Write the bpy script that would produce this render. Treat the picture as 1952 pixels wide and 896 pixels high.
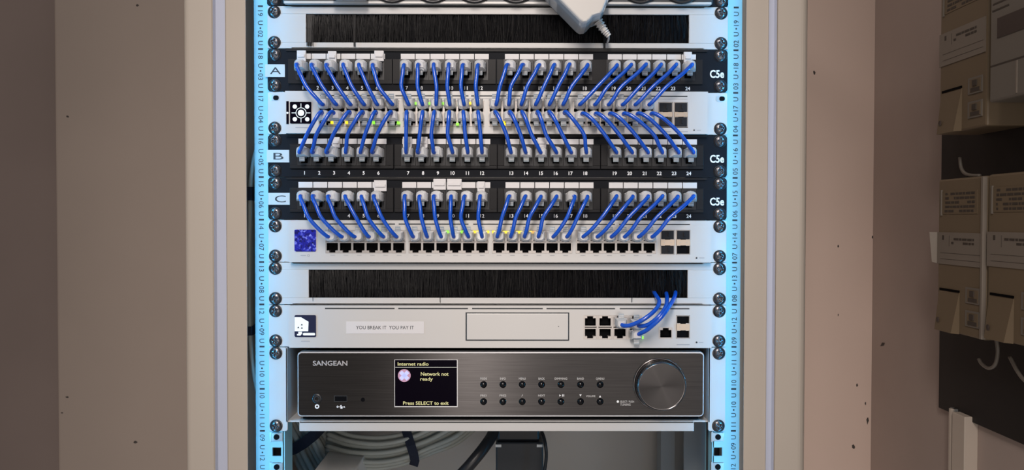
import bpy, math, random
import numpy as np
from mathutils import Vector, Matrix
random.seed(7)
for o in list(bpy.data.objects): bpy.data.objects.remove(o)
SC = bpy.context.scene
COL = SC.collection

# ------------------------------------------------------------------ camera
F = 1552.0
CAM = Vector((0.0106, -0.85393, 0.00101)); PITCH, YAW, ROLL = -0.019637, -0.005048, 0.001322
cp, sp, cy_, sy_, cr, sr = math.cos(PITCH), math.sin(PITCH), math.cos(YAW), math.sin(YAW), math.cos(ROLL), math.sin(ROLL)
FWD = Vector((-sy_*cp, cy_*cp, sp)); RT0 = Vector((cy_, sy_, 0)); UP0 = RT0.cross(FWD)
RT = cr*RT0 + sr*UP0; UP = -sr*RT0 + cr*UP0
cam = bpy.data.cameras.new('camera'); camo = bpy.data.objects.new('camera', cam); COL.objects.link(camo)
camo.matrix_world = Matrix(((RT.x, UP.x, -FWD.x, CAM.x), (RT.y, UP.y, -FWD.y, CAM.y), (RT.z, UP.z, -FWD.z, CAM.z), (0, 0, 0, 1)))
cam.sensor_width = 36; cam.lens = 36*F/1952; cam.clip_start = 0.01
SC.camera = camo

# ------------------------------------------------------------------ world, room lamps and added fill, exposure
W = bpy.data.worlds.new('world'); SC.world = W; W.use_nodes = True
W.node_tree.nodes['Background'].inputs[0].default_value = (0.86, 0.80, 0.76, 1)
W.node_tree.nodes['Background'].inputs[1].default_value = 0.32
SC.view_settings.view_transform = 'Standard'; SC.view_settings.look = 'None'
SC.view_settings.gamma = 1; SC.view_settings.use_curve_mapping = False
SC.view_settings.exposure = 0.0

def area(name, loc, target, sx, sy, energy, color, spread=180):
    l = bpy.data.lights.new(name, 'AREA'); l.shape = 'RECTANGLE'; l.size = sx; l.size_y = sy
    l.energy = energy; l.color = color; l.spread = math.radians(spread)
    o = bpy.data.objects.new(name, l); COL.objects.link(o); o.location = loc
    d = Vector(target)-Vector(loc); o.rotation_euler = d.to_track_quat('-Z', 'Y').to_euler()
    return o
area('ceiling_lamp', (-0.10, -1.35, 0.85), (0, 0, 0), 0.16, 0.8, 2.1, (1.0, 0.90, 0.83), 46)
area('side_lamp', (-0.75, -1.2, 1.3), (0.3, 0, 0), 0.22, 0.22, 4.2, (1.0, 0.92, 0.86))
area('low_fill_light', (0.25, -1.7, -0.25), (0, 0, -0.2), 0.9, 0.5, 4.3, (1.0, 0.92, 0.86))  # added soft fill from low in front for the cabinet interior and walls

# ------------------------------------------------------------------ pixel rays to planes in the place
def ray(px, py): return FWD + RT*((px-976)/F) + UP*((448-py)/F)
def at(px, py, y=0.0):
    d = ray(px, py); t = (y-CAM.y)/d.y; return CAM + d*t
def atx(px, py, x):
    d = ray(px, py); t = (x-CAM.x)/d.x; return CAM + d*t
def PX(px, y=0.0, py=448): return at(px, py, y).x
def PZ(py, y=0.0, px=976): return at(px, py, y).z
U = 0.04445
def ZU(k): return (5-k)*U

# ------------------------------------------------------------------ materials
def mat(name, col, rough=0.5, metal=0.0, emit=None, es=1.0, trans=0.0, coat=0.0, noise=0.0, nscale=20, aniso=None, bump=0.0, bscale=200, spec=0.5, ior=1.45, alpha=1.0, stretch=None, sss=0.0):
    m = bpy.data.materials.new(name); m.use_nodes = True; nt = m.node_tree; b = nt.nodes['Principled BSDF']
    b.inputs['Base Color'].default_value = (*col, 1); b.inputs['Roughness'].default_value = rough
    b.inputs['Metallic'].default_value = metal; b.inputs['Transmission Weight'].default_value = trans
    b.inputs['Coat Weight'].default_value = coat; b.inputs['Specular IOR Level'].default_value = spec
    b.inputs['IOR'].default_value = ior; b.inputs['Alpha'].default_value = alpha
    if sss: b.inputs['Subsurface Weight'].default_value = sss; b.inputs['Subsurface Scale'].default_value = 0.003
    if emit: b.inputs['Emission Color'].default_value = (*emit, 1); b.inputs['Emission Strength'].default_value = es
    if noise or bump:
        tc = nt.nodes.new('ShaderNodeTexCoord'); mp = nt.nodes.new('ShaderNodeMapping')
        nt.links.new(tc.outputs['Object'], mp.inputs[0])
        if stretch: mp.inputs['Scale'].default_value = stretch
    if noise:
        n = nt.nodes.new('ShaderNodeTexNoise'); n.inputs['Scale'].default_value = nscale; n.inputs['Detail'].default_value = 6
        nt.links.new(mp.outputs[0], n.inputs[0])
        r = nt.nodes.new('ShaderNodeValToRGB')
        r.color_ramp.elements[0].position = 0.25; r.color_ramp.elements[1].position = 0.75
        r.color_ramp.elements[0].color = (*[c*(1-noise) for c in col], 1); r.color_ramp.elements[1].color = (*[min(1, c*(1+noise)) for c in col], 1)
        nt.links.new(n.outputs['Fac'], r.inputs[0]); nt.links.new(r.outputs[0], b.inputs['Base Color'])
    if bump:
        n = nt.nodes.new('ShaderNodeTexNoise'); n.inputs['Scale'].default_value = bscale; n.inputs['Detail'].default_value = 4
        nt.links.new(mp.outputs[0], n.inputs[0])
        bp = nt.nodes.new('ShaderNodeBump'); bp.inputs['Strength'].default_value = bump; bp.inputs['Distance'].default_value = 0.0005
        nt.links.new(n.outputs['Fac'], bp.inputs['Height']); nt.links.new(bp.outputs[0], b.inputs['Normal'])
    if aniso is not None:
        b.inputs['Anisotropic'].default_value = aniso[0]; b.inputs['Anisotropic Rotation'].default_value = aniso[2]
        t = nt.nodes.new('ShaderNodeTangent'); t.direction_type = 'RADIAL'; t.axis = aniso[1]
        nt.links.new(t.outputs[0], b.inputs['Tangent'])
    return m
M = {}
M['white'] = mat('white_powder_coat', (0.46, 0.455, 0.45), 0.42, 0.0, noise=0.03, nscale=8)
M['silver'] = mat('silver_white_metal', (0.49, 0.48, 0.47), 0.40, 0.1, noise=0.03, nscale=9)
M['rail'] = mat('rail_led_glow_tint', (0.24, 0.50, 0.60), 0.5, 0.0)  # cyan of the LED glow is mixed into the rail's base colour
M['frame'] = mat('cabinet_cream_paint', (0.40, 0.355, 0.31), 0.5, 0.0, noise=0.04, nscale=5)
M['bead'] = mat('cabinet_groove_lilac', (0.42, 0.45, 0.56), 0.3)  # lilac tone along the frame groove
M['inside'] = mat('cabinet_inside_grey', (0.62, 0.60, 0.57), 0.55, noise=0.05, nscale=4)
M['post'] = mat('rear_post_grey', (0.36, 0.40, 0.43), 0.5)
M['charcoal'] = mat('charcoal_panel', (0.007, 0.008, 0.011), 0.6, 0.0, spec=0.10, noise=0.12, nscale=60)
M['charcoal2'] = mat('charcoal_module', (0.012, 0.0115, 0.0125), 0.40, spec=0.18, noise=0.1, nscale=60)
M['black'] = mat('black_plastic', (0.012, 0.012, 0.014), 0.35)
M['void'] = mat('port_cavity_black', (0.002, 0.002, 0.003), 0.6, spec=0.08)
M['paper'] = mat('white_paper', (0.56, 0.55, 0.56), 0.6)
M['tape'] = mat('label_tape_white', (0.46, 0.49, 0.50), 0.5)
M['ink'] = mat('black_ink', (0.02, 0.025, 0.03), 0.6)
M['faint'] = mat('grey_print', (0.30, 0.31, 0.33), 0.6)
M['wprint'] = mat('white_print', (0.75, 0.77, 0.80), 0.5)
M['sprint'] = mat('silver_print', (0.42, 0.40, 0.40), 0.4, 0.3)
M['blue'] = mat('blue_cable_jacket', (0.004, 0.068, 0.46), 0.25, coat=0.35, noise=0.1, nscale=60)
M['clear'] = mat('clear_plug_plastic', (0.93, 0.95, 0.98), 0.10, trans=0.55, coat=0.3, ior=1.4, noise=0.08, nscale=250, sss=0.0)
M['latch'] = mat('smoky_latch_plastic', (0.36, 0.42, 0.47), 0.2, trans=0.4, coat=0.4)
M['gold'] = mat('contact_gold', (0.6, 0.42, 0.15), 0.35, 0.8)
M['shell'] = mat('port_shell_metal', (0.42, 0.39, 0.37), 0.36, 0.55)
M['slug'] = mat('sfp_dust_cap', (0.012, 0.013, 0.016), 0.5, spec=0.2)
M['sfp'] = mat('sfp_cage_copper', (0.50, 0.40, 0.31), 0.35, 0.5)
M['screw'] = mat('black_nickel_screw', (0.10, 0.095, 0.10), 0.26, 0.85)
M['zinc'] = mat('cage_nut_zinc', (0.45, 0.47, 0.48), 0.35, 0.7)
M['bristle'] = mat('brush_bristle', (0.003, 0.003, 0.004), 0.36, spec=0.25)
M['bristle2'] = mat('brush_bristle_pale', (0.016, 0.015, 0.015), 0.38, spec=0.3)
M['brushed'] = mat('brushed_dark_aluminium', (0.055, 0.052, 0.052), 0.30, 1.0, aniso=(0.97, 'Z', 0.25), noise=0.2, nscale=60, stretch=(0.35, 1, 26))
M['chrome'] = mat('polished_trim', (0.70, 0.70, 0.72), 0.38, 0.6)
M['knob'] = mat('spun_black_metal', (0.05, 0.047, 0.047), 0.18, 1.0, aniso=(0.93, 'Y', 0.25))
M['knobrim'] = mat('dark_chrome', (0.16, 0.15, 0.15), 0.16, 1.0)
M['rprint'] = mat('dim_white_print', (0.42, 0.42, 0.42), 0.5)
M['screen'] = mat('dark_screen_glass', (0.002, 0.001, 0.004), 0.3, spec=0.04)
M['stext'] = mat('screen_text_yellow', (0.2, 0.2, 0.1), 0.5, emit=(0.72, 0.66, 0.32), es=0.8)
M['sline'] = mat('screen_line', (0.2, 0.2, 0.2), 0.5, emit=(0.7, 0.7, 0.6), es=0.8)
M['sicon'] = mat('screen_icon', (0.2, 0.2, 0.2), 0.5, emit=(0.40, 0.11, 0.26), es=0.8)
M['sicon2'] = mat('screen_icon_x', (0.2, 0.2, 0.2), 0.5, emit=(0.42, 0.45, 0.95), es=1.0)
M['adapt'] = mat('glossy_white_plastic', (0.52, 0.51, 0.50), 0.22, coat=0.5)
M['adark'] = mat('adapter_black', (0.022, 0.024, 0.027), 0.4)
M['grey'] = mat('grey_cable_jacket', (0.44, 0.47, 0.44), 0.42, noise=0.06, nscale=40)
M['strap'] = mat('hook_loop_strap', (0.015, 0.022, 0.045), 0.8, bump=0.6, bscale=900)
M['pdu'] = mat('pdu_anodised', (0.045, 0.05, 0.055), 0.4, 0.3)
M['wall'] = mat('taupe_wall_paint', (0.32, 0.262, 0.226), 0.75, noise=0.07, nscale=3.2, bump=0.25, bscale=120)
M['wall2'] = mat('brown_wall_paint', (0.44, 0.35, 0.31), 0.8, noise=0.10, nscale=3.0, bump=0.25, bscale=120)
M['wall3'] = mat('rose_wall_paint', (0.68, 0.53, 0.455), 0.75, noise=0.05, nscale=3.0, bump=0.2, bscale=120)
M['scuff'] = mat('dark_scuff', (0.06, 0.05, 0.045), 0.8)
M['meter'] = mat('meter_tan_plastic', (0.185, 0.135, 0.085), 0.45, noise=0.03, nscale=6)
M['meterw'] = mat('meter_grey_plastic', (0.19, 0.165, 0.14), 0.4)
M['mlabel'] = mat('meter_label', (0.24, 0.20, 0.165), 0.5)
M['mink'] = mat('meter_print', (0.07, 0.055, 0.045), 0.6)
M['mwin'] = mat('meter_window', (0.07, 0.055, 0.05), 0.15, coat=0.6)
M['board'] = mat('black_meter_board', (0.012, 0.010, 0.010), 0.6)
M['trunk'] = mat('ivory_trunking', (0.55, 0.47, 0.40), 0.45)
def emit(name, c, s): return mat(name, tuple(x*0.2 for x in c), 0.4, emit=c, es=s)
M['ledG'] = emit('led_green', (0.28, 1.0, 0.05), 1.3)
M['ledY'] = emit('led_yellow', (1.0, 0.72, 0.02), 1.5)
M['ledA'] = emit('led_amber', (0.9, 0.42, 0.08), 0.9)
M['ledC'] = emit('led_strip_chip', (0.35, 0.75, 1.0), 6.0)
M['wglow'] = emit('display_white', (0.85, 0.95, 1.0), 0.9)
# blue sparkle display
m = mat('blue_sparkle_display', (0.0, 0.0, 0.02), 0.3); nt = m.node_tree; b = nt.nodes['Principled BSDF']
tc = nt.nodes.new('ShaderNodeTexCoord'); v = nt.nodes.new('ShaderNodeTexVoronoi'); v.inputs['Scale'].default_value = 480; v.distance = 'CHEBYCHEV'
nt.links.new(tc.outputs['Object'], v.inputs[0]); rr = nt.nodes.new('ShaderNodeValToRGB')
e = rr.color_ramp.elements; e[0].position = 0.0; e[0].color = (0.0, 0.0, 0.06, 1); e[1].position = 1.0; e[1].color = (0.25, 0.3, 1.0, 1)
x = e.new(0.55); x.color = (0.005, 0.008, 0.33, 1); x = e.new(0.78); x.color = (0.02, 0.03, 0.5, 1)
sc_ = nt.nodes.new('ShaderNodeSeparateColor'); nt.links.new(v.outputs['Color'], sc_.inputs[0]); nt.links.new(sc_.outputs[0], rr.inputs[0])
nt.links.new(rr.outputs[0], b.inputs['Emission Color']); b.inputs['Emission Strength'].default_value = 0.9
M['sparkle'] = m

# ------------------------------------------------------------------ mesh builder
class MB:
    def __init__(s): s.v = []; s.f = []; s.m = []; s.mats = []; s.sm = []; s.chunks = []
    def mi(s, m):
        if m not in s.mats: s.mats.append(m)
        return s.mats.index(m)
    def add(s, vs, fs, m, smooth=False):
        o = len(s.v); s.v += [tuple(p) for p in vs]; k = s.mi(m); s.chunks.append((o, len(s.v), len(s.f), len(s.f)+len(fs)))
        for f in fs: s.f.append(tuple(i+o for i in f)); s.m.append(k); s.sm.append(smooth)
        return s
    def box(s, x0, x1, y0, y1, z0, z1, m):
        if x0 > x1: x0, x1 = x1, x0
        if y0 > y1: y0, y1 = y1, y0
        if z0 > z1: z0, z1 = z1, z0
        vs = [(x0, y0, z0), (x1, y0, z0), (x1, y1, z0), (x0, y1, z0), (x0, y0, z1), (x1, y0, z1), (x1, y1, z1), (x0, y1, z1)]
        return s.add(vs, [(0, 3, 2, 1), (4, 5, 6, 7), (0, 1, 5, 4), (1, 2, 6, 5), (2, 3, 7, 6), (3, 0, 4, 7)], m)
    def prism(s, pts, y0, y1, m, smooth=False, inset=0.0):
        """pts: (x, z) outline; extruded from y0 (front) to y1; inset shrinks the front outline"""
        n = len(pts); cx = sum(p[0] for p in pts)/n; cz = sum(p[1] for p in pts)/n
        if inset:
            fr = []
            for p in pts:
                d = math.hypot(p[0]-cx, p[1]-cz) or 1
                fr.append((cx+(p[0]-cx)*(1-inset/d), cz+(p[1]-cz)*(1-inset/d)))
            ym = y0+inset*(1 if y1 > y0 else -1)
            vs = [(p[0], y0, p[1]) for p in fr]+[(p[0], ym, p[1]) for p in pts]+[(p[0], y1, p[1]) for p in pts]
            fs = [tuple(range(n)), tuple(reversed(range(2*n, 3*n)))]
            for r in range(2):
                for i in range(n): j = (i+1) % n; fs.append((r*n+i, (r+1)*n+i, (r+1)*n+j, r*n+j))
            return s.add(vs, fs, m, smooth)
        vs = [(p[0], y0, p[1]) for p in pts]+[(p[0], y1, p[1]) for p in pts]
        fs = [tuple(range(n)), tuple(reversed(range(n, 2*n)))]+[(i, i+n, (i+1) % n+n, (i+1) % n) for i in range(n)]
        return s.add(vs, fs, m, smooth)
    def ring(s, cx, cz, r0, r1, y0, y1, m, n=40):
        vs = []
        for r, y in ((r0, y0), (r1, y0), (r1, y1), (r0, y1)):
            vs += [(cx+r*math.cos(2*math.pi*i/n), y, cz+r*math.sin(2*math.pi*i/n)) for i in range(n)]
        fs = [(a*n+i, ((a+1) % 4)*n+i, ((a+1) % 4)*n+(i+1) % n, a*n+(i+1) % n) for a in range(4) for i in range(n)]
        return s.add(vs, fs, m)
    def lathe(s, cx, cz, prof, m, n=40, smooth=True):
        """prof: (r, y) list, axis along y"""
        vs = []; fs = []
        for r, y in prof: vs += [(cx+r*math.cos(2*math.pi*i/n), y, cz+r*math.sin(2*math.pi*i/n)) for i in range(n)]
        for k in range(len(prof)-1):
            for i in range(n): fs.append((k*n+i, k*n+(i+1) % n, (k+1)*n+(i+1) % n, (k+1)*n+i))
        return s.add(vs, fs, m, smooth)
    def tube(s, pts, r, m, seg=10, sub=6, cap=True, smooth=True):
        pts = [Vector(p) for p in pts]; q = []
        if len(pts) > 2 and sub > 1:
            P = [2*pts[0]-pts[1]]+pts+[2*pts[-1]-pts[-2]]
            for i in range(1, len(P)-2):
                a, b_, c, d = P[i-1:i+3]
                for t in [k/sub for k in range(sub)]:
                    q.append(0.5*((2*b_)+(c-a)*t+(2*a-5*b_+4*c-d)*t*t+(3*b_-a-3*c+d)*t**3))
            q.append(pts[-1])
        else: q = pts
        n = len(q); T = [(q[min(i+1, n-1)]-q[max(i-1, 0)]).normalized() for i in range(n)]
        N = T[0].orthogonal().normalized(); vs = []
        for i in range(n):
            N = (N-T[i]*N.dot(T[i])).normalized(); B = T[i].cross(N)
            rr_ = r[0]+(r[1]-r[0])*i/(n-1) if isinstance(r, tuple) else r
            vs += [tuple(q[i]+N*rr_*math.cos(2*math.pi*k/seg)+B*rr_*math.sin(2*math.pi*k/seg)) for k in range(seg)]
        fs = [(i*seg+k, i*seg+(k+1) % seg, (i+1)*seg+(k+1) % seg, (i+1)*seg+k) for i in range(n-1) for k in range(seg)]
        if cap: fs += [tuple(reversed(range(seg))), tuple(range((n-1)*seg, n*seg))]
        return s.add(vs, fs, m, smooth)
    def plate(s, x0, x1, y0, y1, z0, z1, holes, m):
        xs = sorted({x0, x1, *[h[0] for h in holes], *[h[1] for h in holes]}); zs = sorted({z0, z1, *[h[2] for h in holes], *[h[3] for h in holes]})
        for i in range(len(zs)-1):
            run = None
            for j in range(len(xs)-1):
                cx, cz = (xs[j]+xs[j+1])/2, (zs[i]+zs[i+1])/2
                hole = any(h[0] < cx < h[1] and h[2] < cz < h[3] for h in holes)
                if not hole and run is None: run = xs[j]
                if hole and run is not None: s.box(run, xs[j], y0, y1, zs[i], zs[i+1], m); run = None
            if run is not None: s.box(run, xs[-1], y0, y1, zs[i], zs[i+1], m)
        return s
    def text(s, txt, x, z, h, y, m, rot=0, w=None, ax='c', bold=0.0):
        """flat lettering facing -y; h = capital height; w = total width; (x, z) = middle"""
        vs, fs = glyphs(txt, bold)
        if not vs: return s
        xs = [p[0] for p in vs]; zs = [p[1] for p in vs]; x0, x1 = min(xs), max(xs)
        k = h/0.7; kx = k if w is None else w/(x1-x0)
        c, sn = math.cos(rot), math.sin(rot); out = []
        for a, b_ in vs:
            a = (a-(x0+x1)/2)*kx if ax == 'c' else (a-x0)*kx
            b_ = (b_-0.35)*k
            out.append((x+a*c-b_*sn, y, z+a*sn+b_*c))
        return s.add(out, fs, m)
    def build(s, name, parent=None, bevel=0, loc=None):
        me = bpy.data.meshes.new(name)
        org = Vector((0, 0, 0))
        if loc is not None: org = Vector(loc)
        elif parent is not None: org = wloc(parent)
        me.from_pydata([(p[0]-org.x, p[1]-org.y, p[2]-org.z) for p in s.v], [], s.f)
        for mm in s.mats: me.materials.append(mm)
        me.polygons.foreach_set('material_index', s.m); me.polygons.foreach_set('use_smooth', s.sm); me.update()
        o = bpy.data.objects.new(name, me); COL.objects.link(o)
        if parent is not None: o.parent = parent
        if loc is not None: o.location = org - (wloc(parent) if parent is not None else Vector((0, 0, 0)))
        if bevel:
            bm = o.modifiers.new('bevel', 'BEVEL'); bm.width = bevel; bm.segments = 2; bm.limit_method = 'ANGLE'; bm.angle_limit = 0.7
        return o
def build_lettering(mb, name, parent):
    """one mesh per separate group of characters"""
    ch = mb.chunks; n = len(ch); bb = []
    for (v0, v1, f0, f1) in ch:
        a = np.array(mb.v[v0:v1]); bb.append((a.min(0), a.max(0)))
    grp = list(range(n))
    def find(i):
        while grp[i] != i: i = grp[i]
        return i
    for i in range(n):
        for j in range(i):
            g = np.maximum(0, np.maximum(bb[i][0]-bb[j][1], bb[j][0]-bb[i][1]))
            if np.sqrt((g**2).sum()) <= 0.017: grp[find(i)] = find(j)
    sets = {}
    for i in range(n): sets.setdefault(find(i), []).append(i)
    for k in sets.values():
        q = MB()
        for i in k:
            v0, v1, f0, f1 = ch[i]
            for f in range(f0, f1): pass
            q.add(mb.v[v0:v1], [tuple(x-v0 for x in mb.f[f]) for f in range(f0, f1)], mb.mats[mb.m[f0]])
        q.build(name, parent)
def wloc(o):
    v = Vector((0, 0, 0))
    while o is not None: v = v+o.location; o = o.parent
    return v
_g = {}
def glyphs(txt, bold):
    key = (txt, bold)
    if key not in _g:
        c = bpy.data.curves.new('t', 'FONT'); c.body = txt; c.size = 1.0; c.resolution_u = 3; c.offset = bold
        o = bpy.data.objects.new('t', c); COL.objects.link(o)
        dg = bpy.context.evaluated_depsgraph_get(); me = bpy.data.meshes.new_from_object(o.evaluated_get(dg))
        _g[key] = ([(v.co.x, v.co.y) for v in me.vertices], [tuple(p.vertices) for p in me.polygons])
        bpy.data.objects.remove(o); bpy.data.meshes.remove(me); bpy.data.curves.remove(c)
    return _g[key]
def thing(name, loc, label, cat, group=None):
    o = bpy.data.objects.new(name, None); o.empty_display_size = 0.02; COL.objects.link(o); o.location = loc
    return tag(o, label, cat, group)
def tag(o, label, cat, group=None):
    o['label'] = label; o['category'] = cat
    if group: o['group'] = group
    return o
def inst(name, mesh, loc, parent=None, sx=1, rz=0, ry=0, label=None):
    o = bpy.data.objects.new(name, mesh); COL.objects.link(o)
    o.location = Vector(loc)-(wloc(parent) if parent is not None else Vector((0, 0, 0)))
    if parent is not None: o.parent = parent
    o.rotation_euler = (0, ry, rz)
    if label: o['label'] = label
    return o
def proto(mb, name):
    o = mb.build(name); me = o.data; bpy.data.objects.remove(o); return me
def rrect(x0, x1, z0, z1, r, n=6, corners=(1, 1, 1, 1)):
    pts = []
    for k, (cx, cz, a) in enumerate(((x1-r, z0+r, -90), (x1-r, z1-r, 0), (x0+r, z1-r, 90), (x0+r, z0+r, 180))):
        if corners[k]:
            for i in range(n+1):
                t = math.radians(a+90*i/n); pts.append((cx+r*math.cos(t), cz+r*math.sin(t)))
        else: pts.append((cx+r*(1 if k < 2 else -1), cz+r*(-1 if k in (0, 3) else 1)))
    return pts
def circ(cx, cz, r, n=24): return [(cx+r*math.cos(2*math.pi*i/n), cz+r*math.sin(2*math.pi*i/n)) for i in range(n)]

# ------------------------------------------------------------------ setting: the walls round the cabinet
def struct(mb, name):
    o = mb.build(name); o['kind'] = 'structure'; return o
ZL, ZH = -0.75, 0.75
YB = 0.50
xr = PX(1664, YB); XW = xr
w = MB(); w.box(-1.4, xr+0.05, YB, YB+0.06, ZL, ZH, M['wall3'])
struct(w, 'wall_back')
w = MB(); w.box(xr, xr+0.06, -1.0, YB, ZL, ZH, M['wall2'])
struct(w, 'wall_right')
YP = 0.30
xl = PX(106, YP)
w = MB(); w.box(xl, PX(300, YP)+0.2, YP, YB, ZL, ZH, M['wall'])
o = struct(w, 'wall_pier'); bv = o.modifiers.new('b', 'BEVEL'); bv.width = 0.004; bv.segments = 3
w = MB(); w.box(-1.5, -1.40, -1.0, YB, ZL, ZH, M['wall2']); struct(w, 'wall_left')
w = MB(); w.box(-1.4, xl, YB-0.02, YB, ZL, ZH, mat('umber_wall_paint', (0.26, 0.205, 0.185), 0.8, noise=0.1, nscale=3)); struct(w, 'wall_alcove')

# ------------------------------------------------------------------ rack cabinet
cab = thing('rack_cabinet', (0, 0.25, -0.43), 'cream steel network cabinet with open front, the frame around all rack units', 'cabinet')
def vprofile(pts, m_list):
    """open (x, y) profile extruded vertically; m_list one material per segment"""
    mb = MB()
    for i in range(len(pts)-1):
        (xa, ya), (xb, yb) = pts[i], pts[i+1]
        mb.add([(xa, ya, -0.43), (xb, yb, -0.43), (xb, yb, 0.43), (xa, ya, 0.43)], [(0, 1, 2, 3)], m_list[i])
    return mb
YF = -0.045
fr, bd = M['frame'], M['bead']
def X_(px, y=YF): return PX(px, y)
def frame_side(side):
    # px of the features, from the opening outwards
    if side < 0: a = [470, 433, 430, 412, 409, 405, 362, 350]
    else: a = [1420, 1461, 1464, 1474, 1477, 1480, 1524, 1541]
    q = [X_(p) for p in a]; s = side
    xi = q[0]+s*0.0095
    pts = [(xi, -0.016), (xi, YF+0.0015), (q[0], YF+0.0015), (q[0], YF), (q[1], YF), (q[1]+s*0.0005, YF-0.001), (q[2], YF+0.002), (q[3], YF+0.002), (q[4], YF-0.0015), (q[5], YF)]
    ml = [fr, fr, fr, fr, fr, fr, bd, bd, fr]
    # rounded outer edge
    r = abs(q[7]-q[6]); pts.append((q[6], YF)); ml.append(fr)
    for i in range(1, 7):
        t = math.radians(90*i/6); pts.append((q[6]+s*r*math.sin(t), YF+r*(1-math.cos(t)))); ml.append(fr)
    pts.append((q[7], 0.36)); ml.append(fr)
    return vprofile(pts, ml), xi, q[7]
mbL, xiL, xoL = frame_side(-1); mbR, xiR, xoR = frame_side(1)
o = mbL.build('side_frame', cab); o = mbR.build('side_frame', cab)
b_ = MB(); b_.box(xoL, xoR, -0.03, 0.37, 0.40, 0.43, fr); b_.build('top_frame', cab, 0.003)
b_ = MB(); b_.box(xoL, xoR, -0.03, 0.37, -0.43, -0.40, fr); b_.build('bottom_frame', cab, 0.003)
b_ = MB(); b_.box(xoL+0.004, xoR-0.004, 0.36, 0.363, -0.41, 0.41, M['inside']); b_.build('back_panel', cab)
for s, xo in ((1, xoL), (-1, xoR)):
    b_ = MB(); b_.box(xo+s*0.003, xo+s*0.005, -0.005, 0.36, -0.41, 0.41, M['inside']); b_.build('side_panel', cab)
YR = 0.27
b_ = MB(); b_.box(PX(1262, YR), PX(1288, YR), YR, YR+0.03, -0.41, 0.41, M['post']); b_.build('rear_post', cab)
b_ = MB(); b_.box(PX(1306, 0.2), PX(1352, 0.2), 0.2, 0.202, -0.41, 0.41, M['post']); b_.build('rear_post', cab)
b_ = MB(); b_.box(-PX(1262, YR)-0.0, -PX(1300, YR), YR, YR+0.03, -0.41, 0.41, M['post']); b_.build('rear_post', cab)

for s_ in (-1, 1):
    b_ = MB(); b_.box(s_*0.262, s_*0.305, 0.040, 0.045, -0.41, 0.41, M['inside']); b_.build('inner_column', cab)
# rails with square holes and printed unit numbers
rail_nums = [('19', '02'), ('18', '03'), ('17', '04'), ('16', '05'), ('15', '06'), ('14', '07'), ('13', '08'), ('12', '09'), ('11', '10'), ('10', '11'), ('09', '12')]
for side in (-1, 1):
    if side < 0: xa, xb = PX(486), PX(541, 0, 850)
    else: xa, xb = PX(1359, 0, 850), PX(1412)
    hx = side*0.2325; holes = []
    for k in range(-2, 13):
        for dz in (6.35, 22.225, 38.1):
            zc = ZU(k)-dz/1000; holes.append((hx-0.0046, hx+0.0046, zc-0.0046, zc+0.0046))
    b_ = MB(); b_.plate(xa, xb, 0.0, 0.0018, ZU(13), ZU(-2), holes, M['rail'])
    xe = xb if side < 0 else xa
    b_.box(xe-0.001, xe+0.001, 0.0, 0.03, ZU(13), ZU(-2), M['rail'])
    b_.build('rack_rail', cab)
    rail = cab.children[-1]
    t_ = MB(); tx = PX(498.5) if side < 0 else PX(1400.5)
    for k in range(-1, 12):
        t_.box(tx-0.0026, tx+0.0026, -0.0002, 0, ZU(k)-0.0009, ZU(k)+0.0009, M['ink'])
        if k < 11 and k >= 0:
            a, c = rail_nums[k] if side < 0 else rail_nums[k][::-1]
            rot = -math.pi/2 if side < 0 else math.pi/2
            zc = (ZU(k)+ZU(k+1))/2
            zc += -0.0005 if side < 0 else 0.0
            for txt, off in ((a, -0.0155), ('U', -0.0055), ('•', 0.0), (c, 0.0060), ('U', 0.0155)):
                t_.text(txt, tx, zc+off*(-1 if side < 0 else 1), 0.0052, -0.0003, M['ink'], rot)
    build_lettering(t_, 'unit_lettering', rail)
    # black sheet added behind the rail, standing in for shade in the holes
    b_ = MB(); b_.box(hx-0.008, hx+0.006, 0.016, 0.018, ZU(13), ZU(-2), M['black']); b_.build('hole_shade_sheet', rail)

# cage nuts left open under the shelf
nut = MB(); nut.box(-0.0052, 0.0052, -0.0006, 0.006, -0.0042, 0.0042, M['zinc']); nut.box(-0.0072, -0.0052, -0.001, 0.004, -0.0052, 0.0052, M['zinc']); nut.box(0.0052, 0.0062, -0.001, 0.004, -0.0046, 0.0046, M['zinc'])
nut.prism(circ(0, 0.0, 0.0030), -0.0012, 0.0, M['void']); NUT = proto(nut, 'cage_nut')
for side in (-1, 1):
    for k, dz in ((10, 6.35), (10, 38.1)):
        tag(inst('cage_nut', NUT, (side*0.2325, 0, ZU(k)-dz/1000)), 'zinc cage nut in the %s rail, %s below the shelf' % ('left' if side < 0 else 'right', 'first hole' if dz < 10 else 'third hole'), 'cage nut', 'open cage nuts under the shelf')

# ------------------------------------------------------------------ LED light strips (with their own light)
zs_led = [-0.40+0.0333*i for i in range(25)]
for side, xi in ((-1, xiL), (1, xiR)):
    st = thing('led_strip', (xi, -0.034, -0.42), 'pale blue glowing LED strip hidden behind the %s cabinet frame edge' % ('left' if side < 0 else 'right'), 'LED strip')
    b_ = MB(); b_.box(xi, xi-side*0.0008, -0.039, -0.029, -0.42, 0.42, M['paper']); b_.build('strip', st)
    chip = MB(); chip.box(-0.0004, 0.0004, -0.0022, 0.0022, -0.0022, 0.0022, M['ledC']); CH = proto(chip, 'led_chip')
    for z in zs_led:
        inst('led_chip', CH, (xi-side*0.0013, -0.034, z), st)
        l = bpy.data.lights.new('strip_light', 'AREA'); l.size = 0.004; l.energy = 0.0165; l.color = (0.05, 0.50, 1.0)
        lo = bpy.data.objects.new('strip_light', l); COL.objects.link(lo)
        lo.location = (xi-side*0.0022, -0.034, z)
        lo.rotation_euler = Vector((-side*1.0, 0.30, 0)).to_track_quat('-Z', 'Y').to_euler()

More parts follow.
